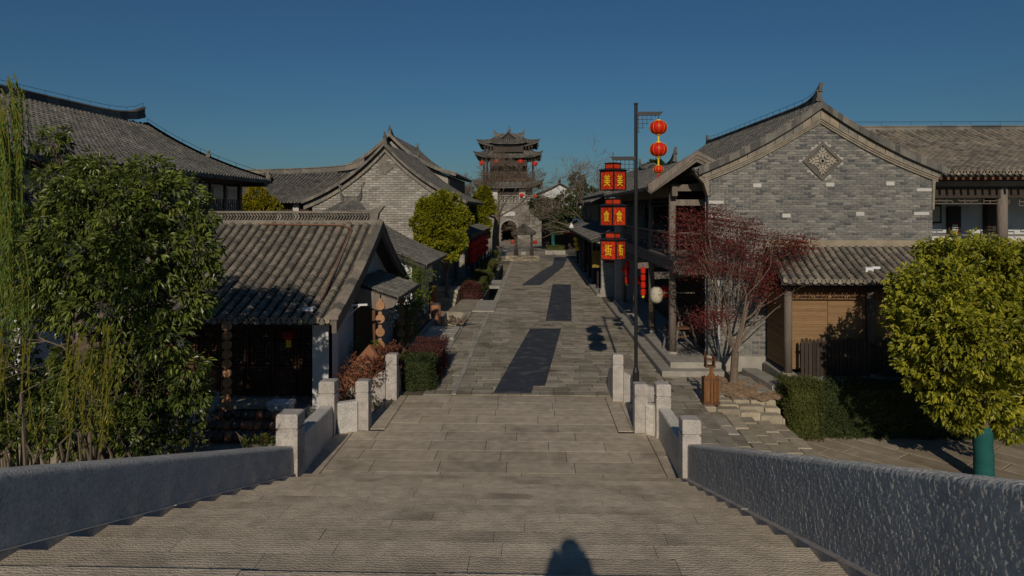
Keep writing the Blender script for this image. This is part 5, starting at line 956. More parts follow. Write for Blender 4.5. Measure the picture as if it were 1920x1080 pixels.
# far terrace of buildings closing the left side
fb = thing('far_wall_house', (-9, 70, 0), 'long low grey house far behind the trees left of the tower', 'house'); roof(fb, (-14, 72, 7.0), (-6.6, 72, 7.0), (-14, 69, 6.2), (-6.6, 69, 6.2), .1, .4, .4, m='tile_far', caps=False); b = MB(); b.box(-14, -6.8, 69.5, 75, 0, 6.3); b.build('wall', 'brick_pale', fb)
wh = thing('white_gable_house', (7, 112, 0), 'white gabled house far away right of the gate tower', 'house'); p = D(1037, 352, 112)
b = MB(); b.prism([(p.x-2.4, 0), (p.x+4.6, 0), (p.x+4.6, 7.0), (p.x+1.1, 8.6), (p.x-2.4, 6.8)], 'y', 112, 120); b.build('wall', 'plaster', wh)
for s_ in (-1, 1): roof(wh, (p.x+1.1, 111.6, 8.9), (p.x+1.1, 120, 8.9), (p.x+1.1+s_*4.1, 111.6, 6.95), (p.x+1.1+s_*4.1, 120, 6.95), .1, .4, .4, m='tile_far', caps=False)
ridge(wh, (p.x+1.1, 111.6, 8.85), (p.x+1.1, 120, 8.85), .3, .3, .5, m='tile_far')

# ================================================================== GATE TOWER
tw = thing('gate_tower', (-3.6, 100, 0), 'three-tiered gate tower on a stone base with an arch at the street end', 'tower'); TX, TY = -3.62, 98.0
ax, aw, ah = -3.5, 1.15, 3.0
b = MB(); L_, R_x, H_ = -9.6, 2.0, 5.6; yb = TY
arc = [(ax+aw*math.cos(a), ah-aw+aw*math.sin(a)) for a in [k*math.pi/16 for k in range(17)]]
b.face([(L_, yb, 0), (ax-aw, yb, 0), (ax-aw, yb, ah-aw), (ax-aw, yb, H_), (L_, yb, H_)]); b.face([(ax+aw, yb, 0), (R_x, yb, 0), (R_x, yb, H_), (ax+aw, yb, H_), (ax+aw, yb, ah-aw)])
for p_, q_ in zip(arc[:-1], arc[1:]): b.face([(p_[0], yb, p_[1]), (p_[0], yb, H_), (q_[0], yb, H_), (q_[0], yb, q_[1])]); b.face([(p_[0], yb, p_[1]), (q_[0], yb, q_[1]), (q_[0], yb+12, q_[1]), (p_[0], yb+12, p_[1])])
for s_ in (-1, 1): b.face([(ax+s_*aw, yb, 0), (ax+s_*aw, yb, ah-aw), (ax+s_*aw, yb+12, ah-aw), (ax+s_*aw, yb+12, 0)])
b.face([(R_x, yb, 0), (R_x, yb+12, 0), (R_x, yb+12, H_), (R_x, yb, H_)]); b.face([(L_, yb, H_), (R_x, yb, H_), (R_x, yb+12, H_), (L_, yb+12, H_)]); b.face([(ax-aw, yb+11, 0), (ax+aw, yb+11, 0), (ax+aw, yb+11, ah), (ax-aw, yb+11, ah)]); base = b.build('stone_base', 'mortar_dark', tw)  # last face, inside the tunnel, is added to shut out the daylight beyond
def arch_skip(a, c, z0, z1):
    x = (a+c)/2; return (abs(x-ax) < aw+.1 and z0 < ah-aw) or ((x-ax)**2+(z0-ah+aw)**2 < (aw+.22)**2)
bricks(base, L_, R_x, .2, 5.5, TY, .6, .22, .03, 'brick_tower', 0, None, arch_skip, .04)
b = MB()
for k in range(17):
    a = k*math.pi/17; c = (k+.85)*math.pi/17; b.raw([(ax+r*math.cos(t), y, ah-aw+r*math.sin(t)) for y in (TY-.1, TY) for t in (a, c) for r in (aw, aw+.3)], [(0, 1, 3, 2), (1, 5, 7, 3), (0, 2, 6, 4)], rnd.random())
b.build('arch_ring', 'kerb', base)
b = MB(); b.box(ax-.9, ax+.9, TY-.12, TY-.02, 3.7, 4.3); b.build('name_stone', 'whitestone', base)
for i in range(24): x = L_+i*.49; b = MB(); b.box(x, x+.33, TY-.02, TY+.3, 5.6, 6.0, rnd.random()); b.build('merlon', 'kerb', base)
def tier(cx_, cy_, hi, ho, zi, zo, liftc, ov=.25, n=14, bay=None):
    b = MB(); P = {}
    for s_ in range(4):
        a = s_*math.pi/2; u = Vector((math.cos(a), math.sin(a), 0)); v = Vector((-math.sin(a), math.cos(a), 0)); g_ = []
        for j in range(6):
            t = j/5; rr = []
            for i in range(n+1):
                w = 2*i/n-1; r = hi+(ho-hi)*t; lf_ = liftc*abs(w)**4*t**1.5; ex = 1+.06*abs(w)**6*t; z = zi+(zo-zi)*(1-(1-t)**1.5)*1.0; rr.append(Vector((cx_, cy_, z+lf_))-v*r*ex+u*r*w*ex)
            g_.append(rr)
        for j in range(5):
            for i in range(n): b.face([g_[j][i], g_[j+1][i], g_[j+1][i+1], g_[j][i+1]], .3); 
        for i in range(n): b.face([g_[5][i], g_[5][i]-Vector((0, 0, .22)), g_[5][i+1]-Vector((0, 0, .22)), g_[5][i+1]], .2); b.face([g_[5][i]-Vector((0, 0, .22)), g_[1][i]-Vector((0, 0, .5)), g_[1][i+1]-Vector((0, 0, .5)), g_[5][i+1]-Vector((0, 0, .22))], .1)
        for i in range(n*3+1):                   # tile ribs
            w = i/(n*3)*n; k = min(n-1, int(w)); fr_ = w-k; pts = [g_[j][k].lerp(g_[j][k+1], fr_)+Vector((0, 0, .05)) for j in range(6)]; b.tube(pts, [.065]*6, 4, rnd.random(), cap=False)
        b.tube([g_[j][0]+Vector((0, 0, .12)) for j in range(6)]+[g_[5][0]+(g_[5][0]-g_[4][0]).normalized()*.25+Vector((0, 0, .25))], [.14]*6+[.05], 5, .3)
    return b.build('tier_roof', 'tile_far', tw)
cyT = 102.5
for hi, ho, zi, zo, lf_, (wz0, wz1, wr) in ((3.6, 4.7, 8.75, 7.9, .75, (5.6, 8.7, 3.5)), (3.3, 4.55, 13.15, 12.15, .6, (9.0, 13.0, 2.7)), (.9, 4.15, 15.7, 13.9, .6, (13.0, 14.6, 2.9))):
    tier(TX, cyT, hi, ho, zi, zo, lf_); b = MB(); b.box(TX-wr, TX+wr, cyT-wr, cyT+wr, wz0, wz1, .3); b.build('storey', 'wood_dark', tw)
for z_, hi, ho, zz in ((12.1, .2, 3.4, .9), (14.1, .2, 2.85, 1.1)):  # raised middle bays
    roof(tw, (TX-ho+.5, cyT-4.0+.9, z_+zz*.9), (TX+ho-.5, cyT-4.0+.9, z_+zz*.9), (TX-ho, cyT-4.75, z_), (TX+ho, cyT-4.75, z_), .12, .3, .25, m='tile_far', lift=.35, name='bay_roof'); b = MB(); b.box(TX-ho+.7, TX+ho-.7, cyT-4.1, cyT-2, z_-1.2, z_+.05); b.build('bay_bracket', 'wood_dark', tw)
for z0 in (12.0, 13.75):
    b = MB()
    for i in range(17): x = TX-3.4+i*.425; b.box(x-.07, x+.07, cyT-3.9, cyT-3.0, z0-.5, z0+.1, rnd.random()); b.box(x-.14, x+.14, cyT-4.0, cyT-3.8, z0-.15, z0+.05, rnd.random())
    b.build('bracket_row', 'wood_dark', tw)
b = MB(); b.prism([(TX-.75, 14.95), (TX+.75, 14.95), (TX, 15.65)], 'y', cyT-3.5, cyT-1.5); b.build('small_gable', 'wood_dark', tw)
for s_ in (-1, 1): roof(tw, (TX, cyT-3.7, 15.85), (TX, cyT-1, 15.85), (TX+s_*1.05, cyT-3.7, 15.0), (TX+s_*1.05, cyT-1, 15.0), .05, .3, .25, m='tile_far', caps=False, name='small_gable_roof')
rt_ = ridge(tw, (TX-2.2, cyT, 15.6), (TX+2.2, cyT, 15.6), .45, .3, .35, m='tile_far', fin=True); b = MB(); b.tube([(TX, cyT, 15.9), (TX, cyT, 16.2), (TX, cyT, 16.45), (TX, cyT, 16.7), (TX, cyT, 17.3)], [.3, .16, .26, .12, .04], 8); b.build('spire', 'tile_far', tw)
roof(tw, (TX-2.1, cyT, 15.75), (TX+2.1, cyT, 15.75), (TX-2.9, cyT-3, 14.6), (TX+2.9, cyT-3, 14.6), .2, .3, .3, m='tile', lift=.2, caps=False, name='top_roof')
for s_ in (-1, 1):
    for y_ in (cyT-3.6,):
        for x_ in (TX+s_*3.55, TX+s_*1.5): b = MB(); b.tube([(x_, y_, 9.0), (x_, y_, 12.2)], [.14, .14], 8); b.build('column', 'wood_dark', tw)
    b = MB(); b.tube([(TX+s_*3.55, cyT+3.6, 9.0), (TX+s_*3.55, cyT+3.6, 12.2)], [.14, .14], 8); b.build('column', 'wood_dark', tw)
b = MB(); b.box(TX-3.9, TX+3.9, cyT-3.9, cyT+3.9, 8.75, 9.05); b.build('balcony_deck', 'wood_door', tw); b = MB(); lattice(b, (TX-3.8, cyT-3.85, 9.1), (1, 0, 0), (0, 0, 1), 7.6, .9, 24, 4, .08, .07, broken=1); b.build('balcony_railing', 'wood_door', tw)
b = MB(); lattice(b, (TX-5.6, TY-.1, 5.62), (1, 0, 0), (0, 0, 1), 11, 1.0, 30, 4, .08, .06, broken=1); b.build('base_balustrade', 'kerb', tw)
for i in range(3): b = MB(); x = TX-2+i*2; b.box(x-.45, x+.45, cyT-3.6, cyT-3.48, 6.0, 7.5); b.build('window', 'whitestone' if i != 1 else 'wood_dark', tw)
for i, (px, py) in enumerate(((904, 306), (931, 303), (976, 303), (1003, 307), (978, 366), (1004, 368))): ball(px, py, cyT-4.0-(.2 if i < 4 else .8), .42 if i < 4 else .34, 'red', ('red lantern under the left corner eave of the gate tower', 'red lantern left of centre under the gate tower middle eave', 'red lantern right of centre under the gate tower middle eave', 'red lantern under the right corner eave of the gate tower', 'small red lantern low on the gate tower front', 'red lantern low at the right corner of the gate tower')[i], grp='red lanterns on the gate tower', asp=.8, base='yellow', cord=.5)
# incense pavilion before the gate
ip = thing('incense_pavilion', (-.9, 63, 0), 'small four-post stone pavilion with a pointed roof in front of the gate', 'pavilion'); IX = -.88; IY = 63
slab('plinth', 'yellowstone', IX-1.6, IX+1.45, 61.5, 64.4, -.05, .42, ip, .03)
for i in range(9): slab('plinth_stone', 'yellowstone', IX-1.6+i*.34, IX-1.6+(i+1)*.34-.02, 61.42, 61.5, -.03, .36, ip)
for sx in (-1, 1):
    for sy in (-1, 1): b = MB(); b.box(IX+sx*.72-.11, IX+sx*.72+.11, IY+sy*.7-.11, IY+sy*.7+.11, .42, 2.35, .3); b.box(IX+sx*.72-.18, IX+sx*.72+.18, IY+sy*.7-.18, IY+sy*.7+.18, .42, .9, .3); b.build('post', 'wood_dark', ip)
b = MB()
for s_ in range(4):
    a = s_*math.pi/2; u = Vector((math.cos(a), math.sin(a), 0)); v = Vector((-math.sin(a), math.cos(a), 0)); c0 = Vector((IX, IY, 0)); gr_ = []
    for r, z in ((.08, 3.25), (.45, 2.95), (.85, 2.6), (1.15, 2.45)): gr_.append([c0-v*r+u*r*w+Vector((0, 0, z+.1*abs(w)**4*(r > .8))) for w in (-1, -.5, 0, .5, 1)])
    for j in range(3):
        for i in range(4): b.face([gr_[j][i], gr_[j+1][i], gr_[j+1][i+1], gr_[j][i+1]], rnd.random())
    for i in range(4): b.face([gr_[3][i], gr_[3][i]-Vector((0, 0, .1)), gr_[3][i+1]-Vector((0, 0, .1)), gr_[3][i+1]])
    for w in np.linspace(-1, 1, 13): b.tube([c0-v*r+u*r*w+Vector((0, 0, z+.03)) for r, z in ((.08, 3.25), (.45, 2.95), (.85, 2.6), (1.15, 2.45))], [.03]*4, 4, rnd.random(), cap=False)
b.box(IX-1.1, IX+1.1, IY-1.1, IY+1.1, 2.3, 2.36); b.build('roof', 'tile_pan', ip)
b = MB(); b.tube([(IX, IY, 3.2), (IX, IY, 3.32), (IX, IY, 3.42), (IX, IY, 3.55)], [.14, .18, .12, .03], 8); b.build('finial', 'ridge', ip)
b = MB(); b.tube([(IX, IY, .42), (IX, IY, .6), (IX, IY, .72)], [.28, .3, .22], 10); b.build('incense_stone', 'kerb', ip)
for s_ in (-1, 1): ball(982+s_*21, 454, 62, .20, 'red', 'red lantern hung at the %s side of the small pavilion' % ('street' if s_ > 0 else 'tree'), grp='lanterns on the small pavilion', asp=.8, base='yellow', cord=.1)

# ================================================================== CANAL SIDE THINGS
for x0, x1, y0, y1, z, lb in ((-4.0, -2.8, 23.9, 26.3, .10, 'nearest flat stone slab bridge over the dark side channel'), (-2.75, -1.75, 30.6, 34.2, .06, 'pale stone slab crossing before the purple-fronted hedge'), (-2.7, -1.95, 40.5, 44, .06, 'stone slab crossing beside the long clipped hedge')):
    o = thing('slab_bridge', ((x0+x1)/2, y0, z), lb, 'slab', 'stone slabs over the side channel'); n_ = 2 if y1-y0 > 2.5 else 3
    for i in range(n_): slab('stone_slab', 'kerb', x0, x1, y0+(y1-y0)*i/n_+.008, y0+(y1-y0)*(i+1)/n_-.008, z-.16, z, o, .02)
sp_ = thing('tree_stump', (-2.95, 26.6, 0), 'gnarled dry tree stump lying at the street edge', 'stump'); b = MB(); rs = random.Random(3)
for i in range(46): a = rs.uniform(0, 6.28); L = rs.uniform(.2, .45); c = Vector((-2.95+rs.uniform(-.2, .2), 26.6+rs.uniform(-.1, .1), .16)); d_ = Vector((math.cos(a), math.sin(a)*.6, rs.uniform(-.15, .9))); b.tube([c, c+d_*L*.5+Vector((0, 0, .02)), c+d_*L+Vector((rs.uniform(-.06, .06), 0, rs.uniform(-.05, .05)))], [.07, .045, .015], 5, rs.random())
b.build('root_mass', 'bark_pale', sp_)
for i, (px, py, lb) in enumerate(((845, 508, 'long stone table top on blocks before the lantern shop'),)):
    o = thing('stone_table', (-5.4, 37.5, 0), lb, 'table'); slab('table_top', 'kerb', -5.7, -4.5, 37, 38, .62, .72, o, .02); slab('leg', 'kerb', -5.5, -5.2, 37.3, 37.7, 0, .62, o); slab('leg', 'kerb', -5.0, -4.7, 37.3, 37.7, 0, .62, o)
for x in (-5.2, -4.3): o = thing('stone_stool', (x, 36.2, 0), ('squat stone stool nearer the teal door', 'squat stone stool nearer the purple-fronted hedge')[x > -5], 'stool', 'stone stools by the steps'); slab('seat', 'kerb', x-.18, x+.18, 35.9, 36.3, .32, .42, o, .02); slab('stool_base', 'kerb', x-.13, x+.13, 35.95, 36.25, 0, .32, o, .01)
ss = thing('side_steps', (-4.6, 33.6, 0), 'rough stone steps with a low wall left of the purple-fronted hedge', 'steps')
for i in range(4): slab('stair_slab', 'yellowstone', -5.1, -3.75, 32.6+i*.42, 33.2+i*.42, -.05, .13+i*.15, ss, .02, jit=.015)
for i in range(5): slab('wall_stone', 'yellowstone', -5.7+.0, -5.15, 32.2+i*.5, 32.68+i*.5, -.05, .62, ss, .02, jit=.02)
slab('landing_slab', 'yellowstone', -6.2, -3.75, 34.3, 35.9, -.05, .57, ss, .02)
for i, (x, y, lb) in enumerate(((-3.95, 27.6, 'round clay planter with a lid at the far end of the jar shelf'), (-4.2, 22.6, 'round clay planter at the near end of the jar shelf'), (-4.45, 30.3, 'tall stack of clay tiles beside the teal door'))):
    o = thing('clay_pot', (x, y, 0), lb, 'pot', 'clay pots by the white house'); b = MB(); h = .75 if i < 2 else 1.3; b.tube([(x, y, 0), (x, y, h*.5), (x, y, h)], [.18, .21, .2], 10, rnd.random()); b.build('body', 'clay', o, smooth=False); b = MB(); b.tube([(x, y, h), (x, y, h+.06)], [.22, .2], 10); b.build('rim', 'jar', o)
jr = thing('jar_shelf', (-4.4, 24.5, 0), 'low stepped shelf crowded with dark jars beside the side channel', 'shelf')
for i in range(3): slab('shelf_board', 'wood_grey', -4.75+i*.22, -4.5+i*.22, 23.0, 27.2, .0, .62-.2*i, jr)
slab('shelf_kerb', 'kerb', -4.12, -3.98, 22.3, 28.2, -.1, .22, jr)
for i in range(42):
    k = i % 3; x = -4.63+k*.22; y = 23.15+(i//3)*.29; z = .62-.2*k; rr = .1; o = thing('shelf_jar', (x, y, z), '%s jar from the near end on the %s board of the stepped jar shelf' % (ORD[i//3], ('top', 'middle', 'lowest')[k]), 'jar', 'dark jars on the stepped shelf'); b = MB(); b.tube([(x, y, z), (x, y, z+.07), (x, y, z+.17), (x, y, z+.22)], [rr*.7, rr, rr*.9, rr*.45], 8, rnd.random()); b.build('body', 'jar' if rnd.random() < .8 else 'clay', o, smooth=True)
for i, (x0, x1, y0, y1) in enumerate(((1.2, 3.3, 70, 71.5), (4.2, 5.0, 66, 67.5))):
    o = thing('stone_planter', (x0, y0, 0), ('long stone planter with a clipped hedge under the teal-wrapped tree', 'small stone planter at the end of the shop row')[i], 'planter', 'stone planters at the street end')
    for k in range(5): slab('planter_stone', 'kerb', x0+(x1-x0)*k/5, x0+(x1-x0)*(k+1)/5-.02, y0, y1, -.05, .42, o, .02)
    hedge(o, x0+.1, x1-.1, y0+.1, y1-.1, .4, .85, 1500, .09, M['l_hedgetop'], faces='tnr')

# ================================================================== VEGETATION
def trunk(parent, base, top, r0, r1, m='bark', bend=.1, seg=6, name='trunk', n=9):
    a = Vector(base); c = Vector(top); pts = [a.lerp(c, i/seg)+Vector((rnd.gauss(0, bend) if 0 < i < seg else 0, rnd.gauss(0, bend) if 0 < i < seg else 0, 0))*.5 for i in range(seg+1)]
    b = MB(); b.tube(pts, [r0*(1.35 if i == 0 else 1)+(r1-r0)*i/seg for i in range(seg+1)], n); return b, pts
def branches(parent, pts, clumps, r, m='bark'):
    b = MB()
    for c, rr in clumps:
        s = pts[-1] if rnd.random() < .6 else pts[-2]; e = Vector(c); mid = s.lerp(e, .5)+Vector((rnd.gauss(0, .15), rnd.gauss(0, .15), rnd.uniform(0, .2))); b.tube([s, mid, e], [r, r*.65, r*.3], 6)
        for k in range(5): d = Vector((rnd.gauss(0, 1), rnd.gauss(0, 1), rnd.gauss(0, .8))).normalized(); q = e+Vector((d.x*rr[0], d.y*rr[1], d.z*rr[2]))*.75; b.tube([mid.lerp(e, rnd.random()), e.lerp(q, .5), q], [r*.35, r*.25, r*.1], 4)
    return b.build('branch', m, parent)
# right camphor tree with teal-wrapped trunk
rc = Vector(G(1846, 905, -.95)); tr = thing('camphor_tree', tuple(rc), 'bushy yellow-green tree with a teal-wrapped trunk at the right', 'tree')
b, pts = trunk(tr, rc, rc+Vector((-.05, 0, 1.15)), .19, .18, bend=.01); b.build('trunk_wrap', 'teal', tr, smooth=True); b, pts = trunk(tr, rc+Vector((-.05, 0, 1.1)), rc+Vector((-.1, 0, 2.0)), .12, .12, bend=.01); b.build('trunk', 'bark', tr)
cc = D(1835, 640, rc.y); y0 = rc.y
C = []; 
for px, py, dy, r in ((1835, 520, .4, 1.15), (1770, 560, -.1, .95), (1716, 590, .1, .60), (1708, 535, .3, .52), (1770, 480, .5, .55), (1850, 480, .5, .5), (1900, 500, .4, .75), (1760, 690, -.2, .75), (1850, 640, -.6, 1.05), (1730, 650, -.2, .55), (1830, 745, -.2, .62), (1905, 600, 0, .9), (1960, 640, 0, 1.1), (1790, 620, -.6, .8), (1960, 520, .3, 1.0), (1870, 760, 0, .42), (1930, 740, .1, .6), (1775, 760, 0, .42), (1850, 780, .1, .38), (1895, 800, .1, .35), (1805, 790, 0, .3)):
    p = D(px, py, y0+dy); C.append(((p.x, p.y, p.z), (r, r, r*.8)))
branches(tr, pts, C, .07); crown(tr, C, 5200, 8, .115, .054, M['l_camphor'], droop=.55, core=.45, spread=.85)
# far right second tree
r2 = D(1990, 560, 17.3); t2 = thing('dense_tree', (r2.x, 17.3, -.9), 'darker dense tree crowded behind the teal-wrapped tree', 'tree'); C = [((r2.x, 17.3, 2.6), (1.5, 1.2, 1.3)), ((r2.x-.3, 17.3, 1.0), (1.2, 1.0, 1.0)), ((r2.x-.9, 17.2, 3.2), (.7, .7, .6))]
b, pts = trunk(t2, (r2.x, 17.3, -.95), (r2.x, 17.3, 1.5), .15, .1); b.build('trunk', 'bark', t2); crown(t2, C, 1600, 9, .10, .05, M['l_camphor'], droop=.5)
# right hedge along the porch
hd = thing('clipped_hedge', (9, 17, -.93), 'long green clipped hedge below the porch on the right', 'hedge')
hedge(hd, 6.5, 13, 16.7, 17.45, -.93, .36, 26000, .055, M['l_hedge'], faces='tnl'); hedge(hd, 6.12, 6.95, 16.5, 17.4, -.93, .42, 9000, .05, M['l_hedgetop'], faces='tnl')  # shaded run painted with darker leaves, sunlit left end with brighter ones
# maple
mp = thing('red_maple', (5.30, 18.25, 0), 'small red-leaved maple with many pale stems in the bare soil patch', 'tree'); b = MB(); tips = []
B0 = Vector((5.30, 18.25, -.05)); fk = Vector((5.33, 18.2, .85)); b.tube([B0, B0+Vector((0, 0, .12)), B0+Vector((.02, 0, .5)), fk], [.14, .11, .10, .10], 9)
for dx, dy, L, r in ((-1.0, -.1, 1.5, .045), (-.45, .2, 1.7, .048), (.2, -.2, 1.6, .04), (.75, .1, 1.7, .045), (1.2, -.15, 1.35, .04), (-.75, -.3, 1.3, .035)): limb(b, fk, (dx, dy, 1.45), L, r, 3, 7, .16, 2, .62, .22, tips)
b.build('trunk', 'bark_pale', mp)
b = MB(); T = np.array([t_[0] for t_ in tips]); 
clm = [D(px, py, 18.2+dy) for px, py, dy in ((1310, 430, 0), (1350, 420, .1), (1395, 425, 0), (1300, 470, -.2), (1370, 460, -.3), (1425, 480, 0), (1465, 455, .1), (1490, 465, 0), (1440, 530, -.2), (1395, 510, -.3), (1345, 500, -.3), (1345, 590, -.1), (1300, 500, -.1), (1455, 500, 0), (1420, 550, 0), (1380, 470, .3), (1290, 410, 0), (1345, 402, .1), (1410, 445, .1), (1500, 455, 0), (1275, 445, .1), (1330, 450, .3), (1320, 600, 0), (1465, 520, 0))]
sc = MB()
for c in clm:
    n_ = tips[int(np.argmin(np.linalg.norm(T-np.array(c), axis=1)))][0]; s = fk.lerp(Vector(n_), .55)
    sc.tube([s, Vector(n_).lerp(c, .3), c], [.02, .014, .006], 5, .5)
    for k in range(7): e = c+Vector((rnd.gauss(0, .28), rnd.gauss(0, .25), rnd.gauss(.03, .14))); sc.tube([c.lerp(s, .25*rnd.random()), c.lerp(e, .5)+Vector((0, 0, .03)), e], [.007, .005, .003], 3, .5)
sc.build('twig', 'bark_pale', mp)
N = 21000; ci = rng.integers(0, len(clm), N); P = np.array([tuple(c) for c in clm])[ci]+rng.normal(0, 1, (N, 3))*[.24, .24, .13]; lay = rng.normal(0, .035, N); P[:, 2] = np.round((P[:, 2]+P[:, 0]*.15)/.13)*.13-P[:, 0]*.15+lay
leaves(b, P, rng.normal(0, 1, (N, 3))*[1, 1, .3]+[0, 0, -.25], .055, .03, rng.beta(2, 2, N), simple=True); b.build('crown', M['l_maple'], mp)
# left privet tree
pt = thing('privet_tree', (-6.3, 10.4, -1.2), 'large glossy privet tree with drooping dark leaves and berries at the left', 'tree'); Y = 10.3
C = [(tuple(D(px, py, Y+dy)), (r, r, r*.85)) for px, py, dy, r in ((215, 400, .3, .85), (310, 380, .2, .62), (130, 350, .4, .5), (350, 470, .0, .5), (250, 480, -.4, .75), (150, 480, 0, .8), (330, 560, .1, .55), (220, 570, -.2, .7), (110, 560, .2, .6), (280, 330, .4, .42), (180, 330, .3, .42), (100, 270, .4, .26), (230, 680, -.2, .40), (300, 640, -.3, .42), (370, 410, .2, .32), (60, 430, .2, .5), (60, 500, 0, .45), (380, 510, 0, .25), (350, 690, 0, .34), (270, 740, .2, .5), (360, 740, .3, .3), (160, 690, .6, .5))]
b, pts = trunk(pt, (-6.4, 10.4, -1.2), tuple(D(155, 560, Y)), .17, .12, bend=.12); b.build('trunk', 'bark', pt); branches(pt, pts, C, .055)
cw = C[:19]; crown(pt, cw, 3000, 8, .118, .037, M['l_privet'], droop=.8, core=.6, tb=(1.5, 1.9), spread=.9); crown(pt, C[19:], 800, 8, .10, .035, M['l_privet'], droop=.6, core=.4, tb=(1.4, 3), name='lower_foliage')
b = MB()
for k in range(70):
    c, r = C[rnd.randrange(15)]; d_ = Vector((rnd.gauss(0, 1), -abs(rnd.gauss(0, 1)), rnd.gauss(0, .7))).normalized(); o_ = Vector(c)+Vector((d_.x*r[0], d_.y*r[1], d_.z*r[2]))*.98
    for q in range(22): p_ = o_+Vector((rnd.gauss(0, .045), rnd.gauss(0, .045), rnd.gauss(-.03, .06))); b.raw([p_+Vector(v_)*.011 for v_ in ((1, 0, 0), (-1, 0, 0), (0, 1, 0), (0, -1, 0), (0, 0, 1), (0, 0, -1))], [(0, 2, 4), (2, 1, 4), (1, 3, 4), (3, 0, 4), (2, 0, 5), (1, 2, 5), (3, 1, 5), (0, 3, 5)], rnd.random())
b.build('berry_cluster', 'purple', pt, 'stuff')
b = MB()
for px, py in ((100, 380), (160, 360), (130, 620), (90, 640), (200, 640), (170, 700), (250, 720), (60, 660)): s = D(px, py+40, Y+.3); limb(b, s, (rnd.gauss(0, .6), rnd.gauss(0, .3), .5), .55, .018, 3, 4, .3, 3, .7, .05)
b.build('bare_twig', 'bark_pale', pt, 'stuff')
# undergrowth below the wall on the left
ug = thing('undergrowth_shrub', (-7.5, 10.5, -1.2), 'tangled dark shrubs behind the left parapet wall', 'shrub'); C = [(tuple(D(px, py, Y+dy)), (r, r, r*.7)) for px, py, dy, r in ((40, 780, .8, .8), (150, 800, .9, .8), (260, 810, .6, .7), (330, 800, 1.0, .5), (480, 840, 1.2, .3), (-60, 720, 1, .9), (20, 640, .9, .5), (30, 720, .8, .6), (90, 720, .9, .5), (10, 560, 1, .4), (175, 690, -.4, .33), (150, 760, -.5, .4), (60, 800, -.3, .4), (215, 800, -.3, .4))]
crown(ug, C, 2600, 8, .075, .03, M['l_privet'], droop=.1, core=.3, tb=(1.3, 3)); b = MB(); 
for c, r in C: 
    for k in range(4): b.tube([(c[0]+rnd.gauss(0, .1), c[1], -1.2), (c[0]+rnd.gauss(0, .2), c[1], c[2]*.5), (c[0]+rnd.gauss(0, .3), c[1]+rnd.gauss(0, .2), c[2]+.2)], [.03, .02, .008], 5)
b.build('stem', 'bark', ug)
# willow strands
def willow(name, lb, strands, L, Wd, m, base, dens=38, seed=1, spread=.05):
    o = thing(name, base, lb, 'tree'); rs = random.Random(seed); tw_ = MB(); lf_ = MB(); P, Dd = [], []
    for (top, mid, bot) in strands:
        a, m_, c = (Vector(q) for q in (top, mid, bot)); pts = [(a*(1-t)**2+m_*2*t*(1-t)+c*t*t) for t in [i/12 for i in range(13)]]; tw_.tube(pts, [.009-.0005*i for i in range(13)], 4, .5)
        for i in range(12):
            for k in range(max(2, int(dens*(pts[i+1]-pts[i]).length))):
                t = rs.random(); p = pts[i].lerp(pts[i+1], t); dd = (pts[i+1]-pts[i]).normalized(); P.append(tuple(p)); Dd.append(tuple(dd*.9+Vector((rs.gauss(0, .45), rs.gauss(0, .45), -.25))))
    tw_.build('twig', 'l_willow_y', o); P = np.array(P); leaves(lf_, P, np.array(Dd), L, Wd, rng.beta(2, 2, len(P)), simple=True); lf_.build('foliage', m, o); return o
st_ = []; rs = random.Random(5)
for i in range(50):
    q_ = rs.random(); x = rs.gauss(5, 9) if q_ < .5 else (rs.gauss(32, 6) if q_ < .8 else rs.gauss(40, 8)); yt = (rs.uniform(150, 330) if q_ < .5 else rs.uniform(135, 200)) if q_ < .8 else rs.uniform(430, 520); yb_ = rs.uniform(460, 640) if q_ < .5 else (rs.uniform(300, 430) if q_ < .8 else rs.uniform(560, 640)); y_ = 7.4+rs.uniform(-.3, .3); st_.append((D(x-10, yt, y_), D(x+8, yt+20, y_), D(x+rs.uniform(0, 22)*(yb_-yt)/400, yb_, y_)))
wt_ = willow('willow_tree', 'willow with long hanging green strands at the left edge', st_, .085, .017, M['l_willow'], (-8.5, 7.4, -1.2), 46)
b = MB(); b.tube([(-8.9, 7.6, -1.2), (-8.7, 7.5, 2), (-8.4, 7.4, 5), (-7.6, 7.4, 6.4)], [.25, .2, .12, .03], 9); b.tube([(-8.4, 7.4, 5), (-7.2, 7.4, 6.2), (-6.3, 7.4, 6.1)], [.06, .03, .01], 6); b.tube([(-8.7, 7.5, 2), (-7.6, 7.6, 3.2), (-6.0, 7.5, 2.9)], [.06, .03, .01], 6); b.build('trunk', 'bark', wt_)
st_ = []
for i in range(34):
    x = rs.choice([rs.gauss(135, 12), rs.gauss(180, 12), rs.uniform(-20, 110), rs.uniform(-20, 230)]); y_ = 7.2+rs.uniform(-.4, .4); yt = rs.uniform(600, 720); yb_ = rs.uniform(780, 860); sp2 = rs.uniform(-30, 10); st_.append((D(x+sp2+25, yt, y_), D(x+rs.uniform(-30, 25), yt+rs.uniform(5, 90), y_), D(x+rs.uniform(-14, 14), yb_, y_)))
w2 = willow('willow_sapling', 'arching yellow willow shoots just behind the left parapet wall', st_, .07, .015, M['l_willow_y'], (-6, 7.2, -1.2), 42, 2)
b = MB()
for i in range(7): x = -5.6-i*.33; b.tube([(x, 7.3, -1.2), (x+.1, 7.3, .8), (x+.3+rnd.gauss(0, .2), 7.2, 2.4+rnd.random()*.5), (x+.6, 7.2, 2.9)], [.03, .025, .015, .006], 5)
b.build('stem', 'bark_pale', w2)
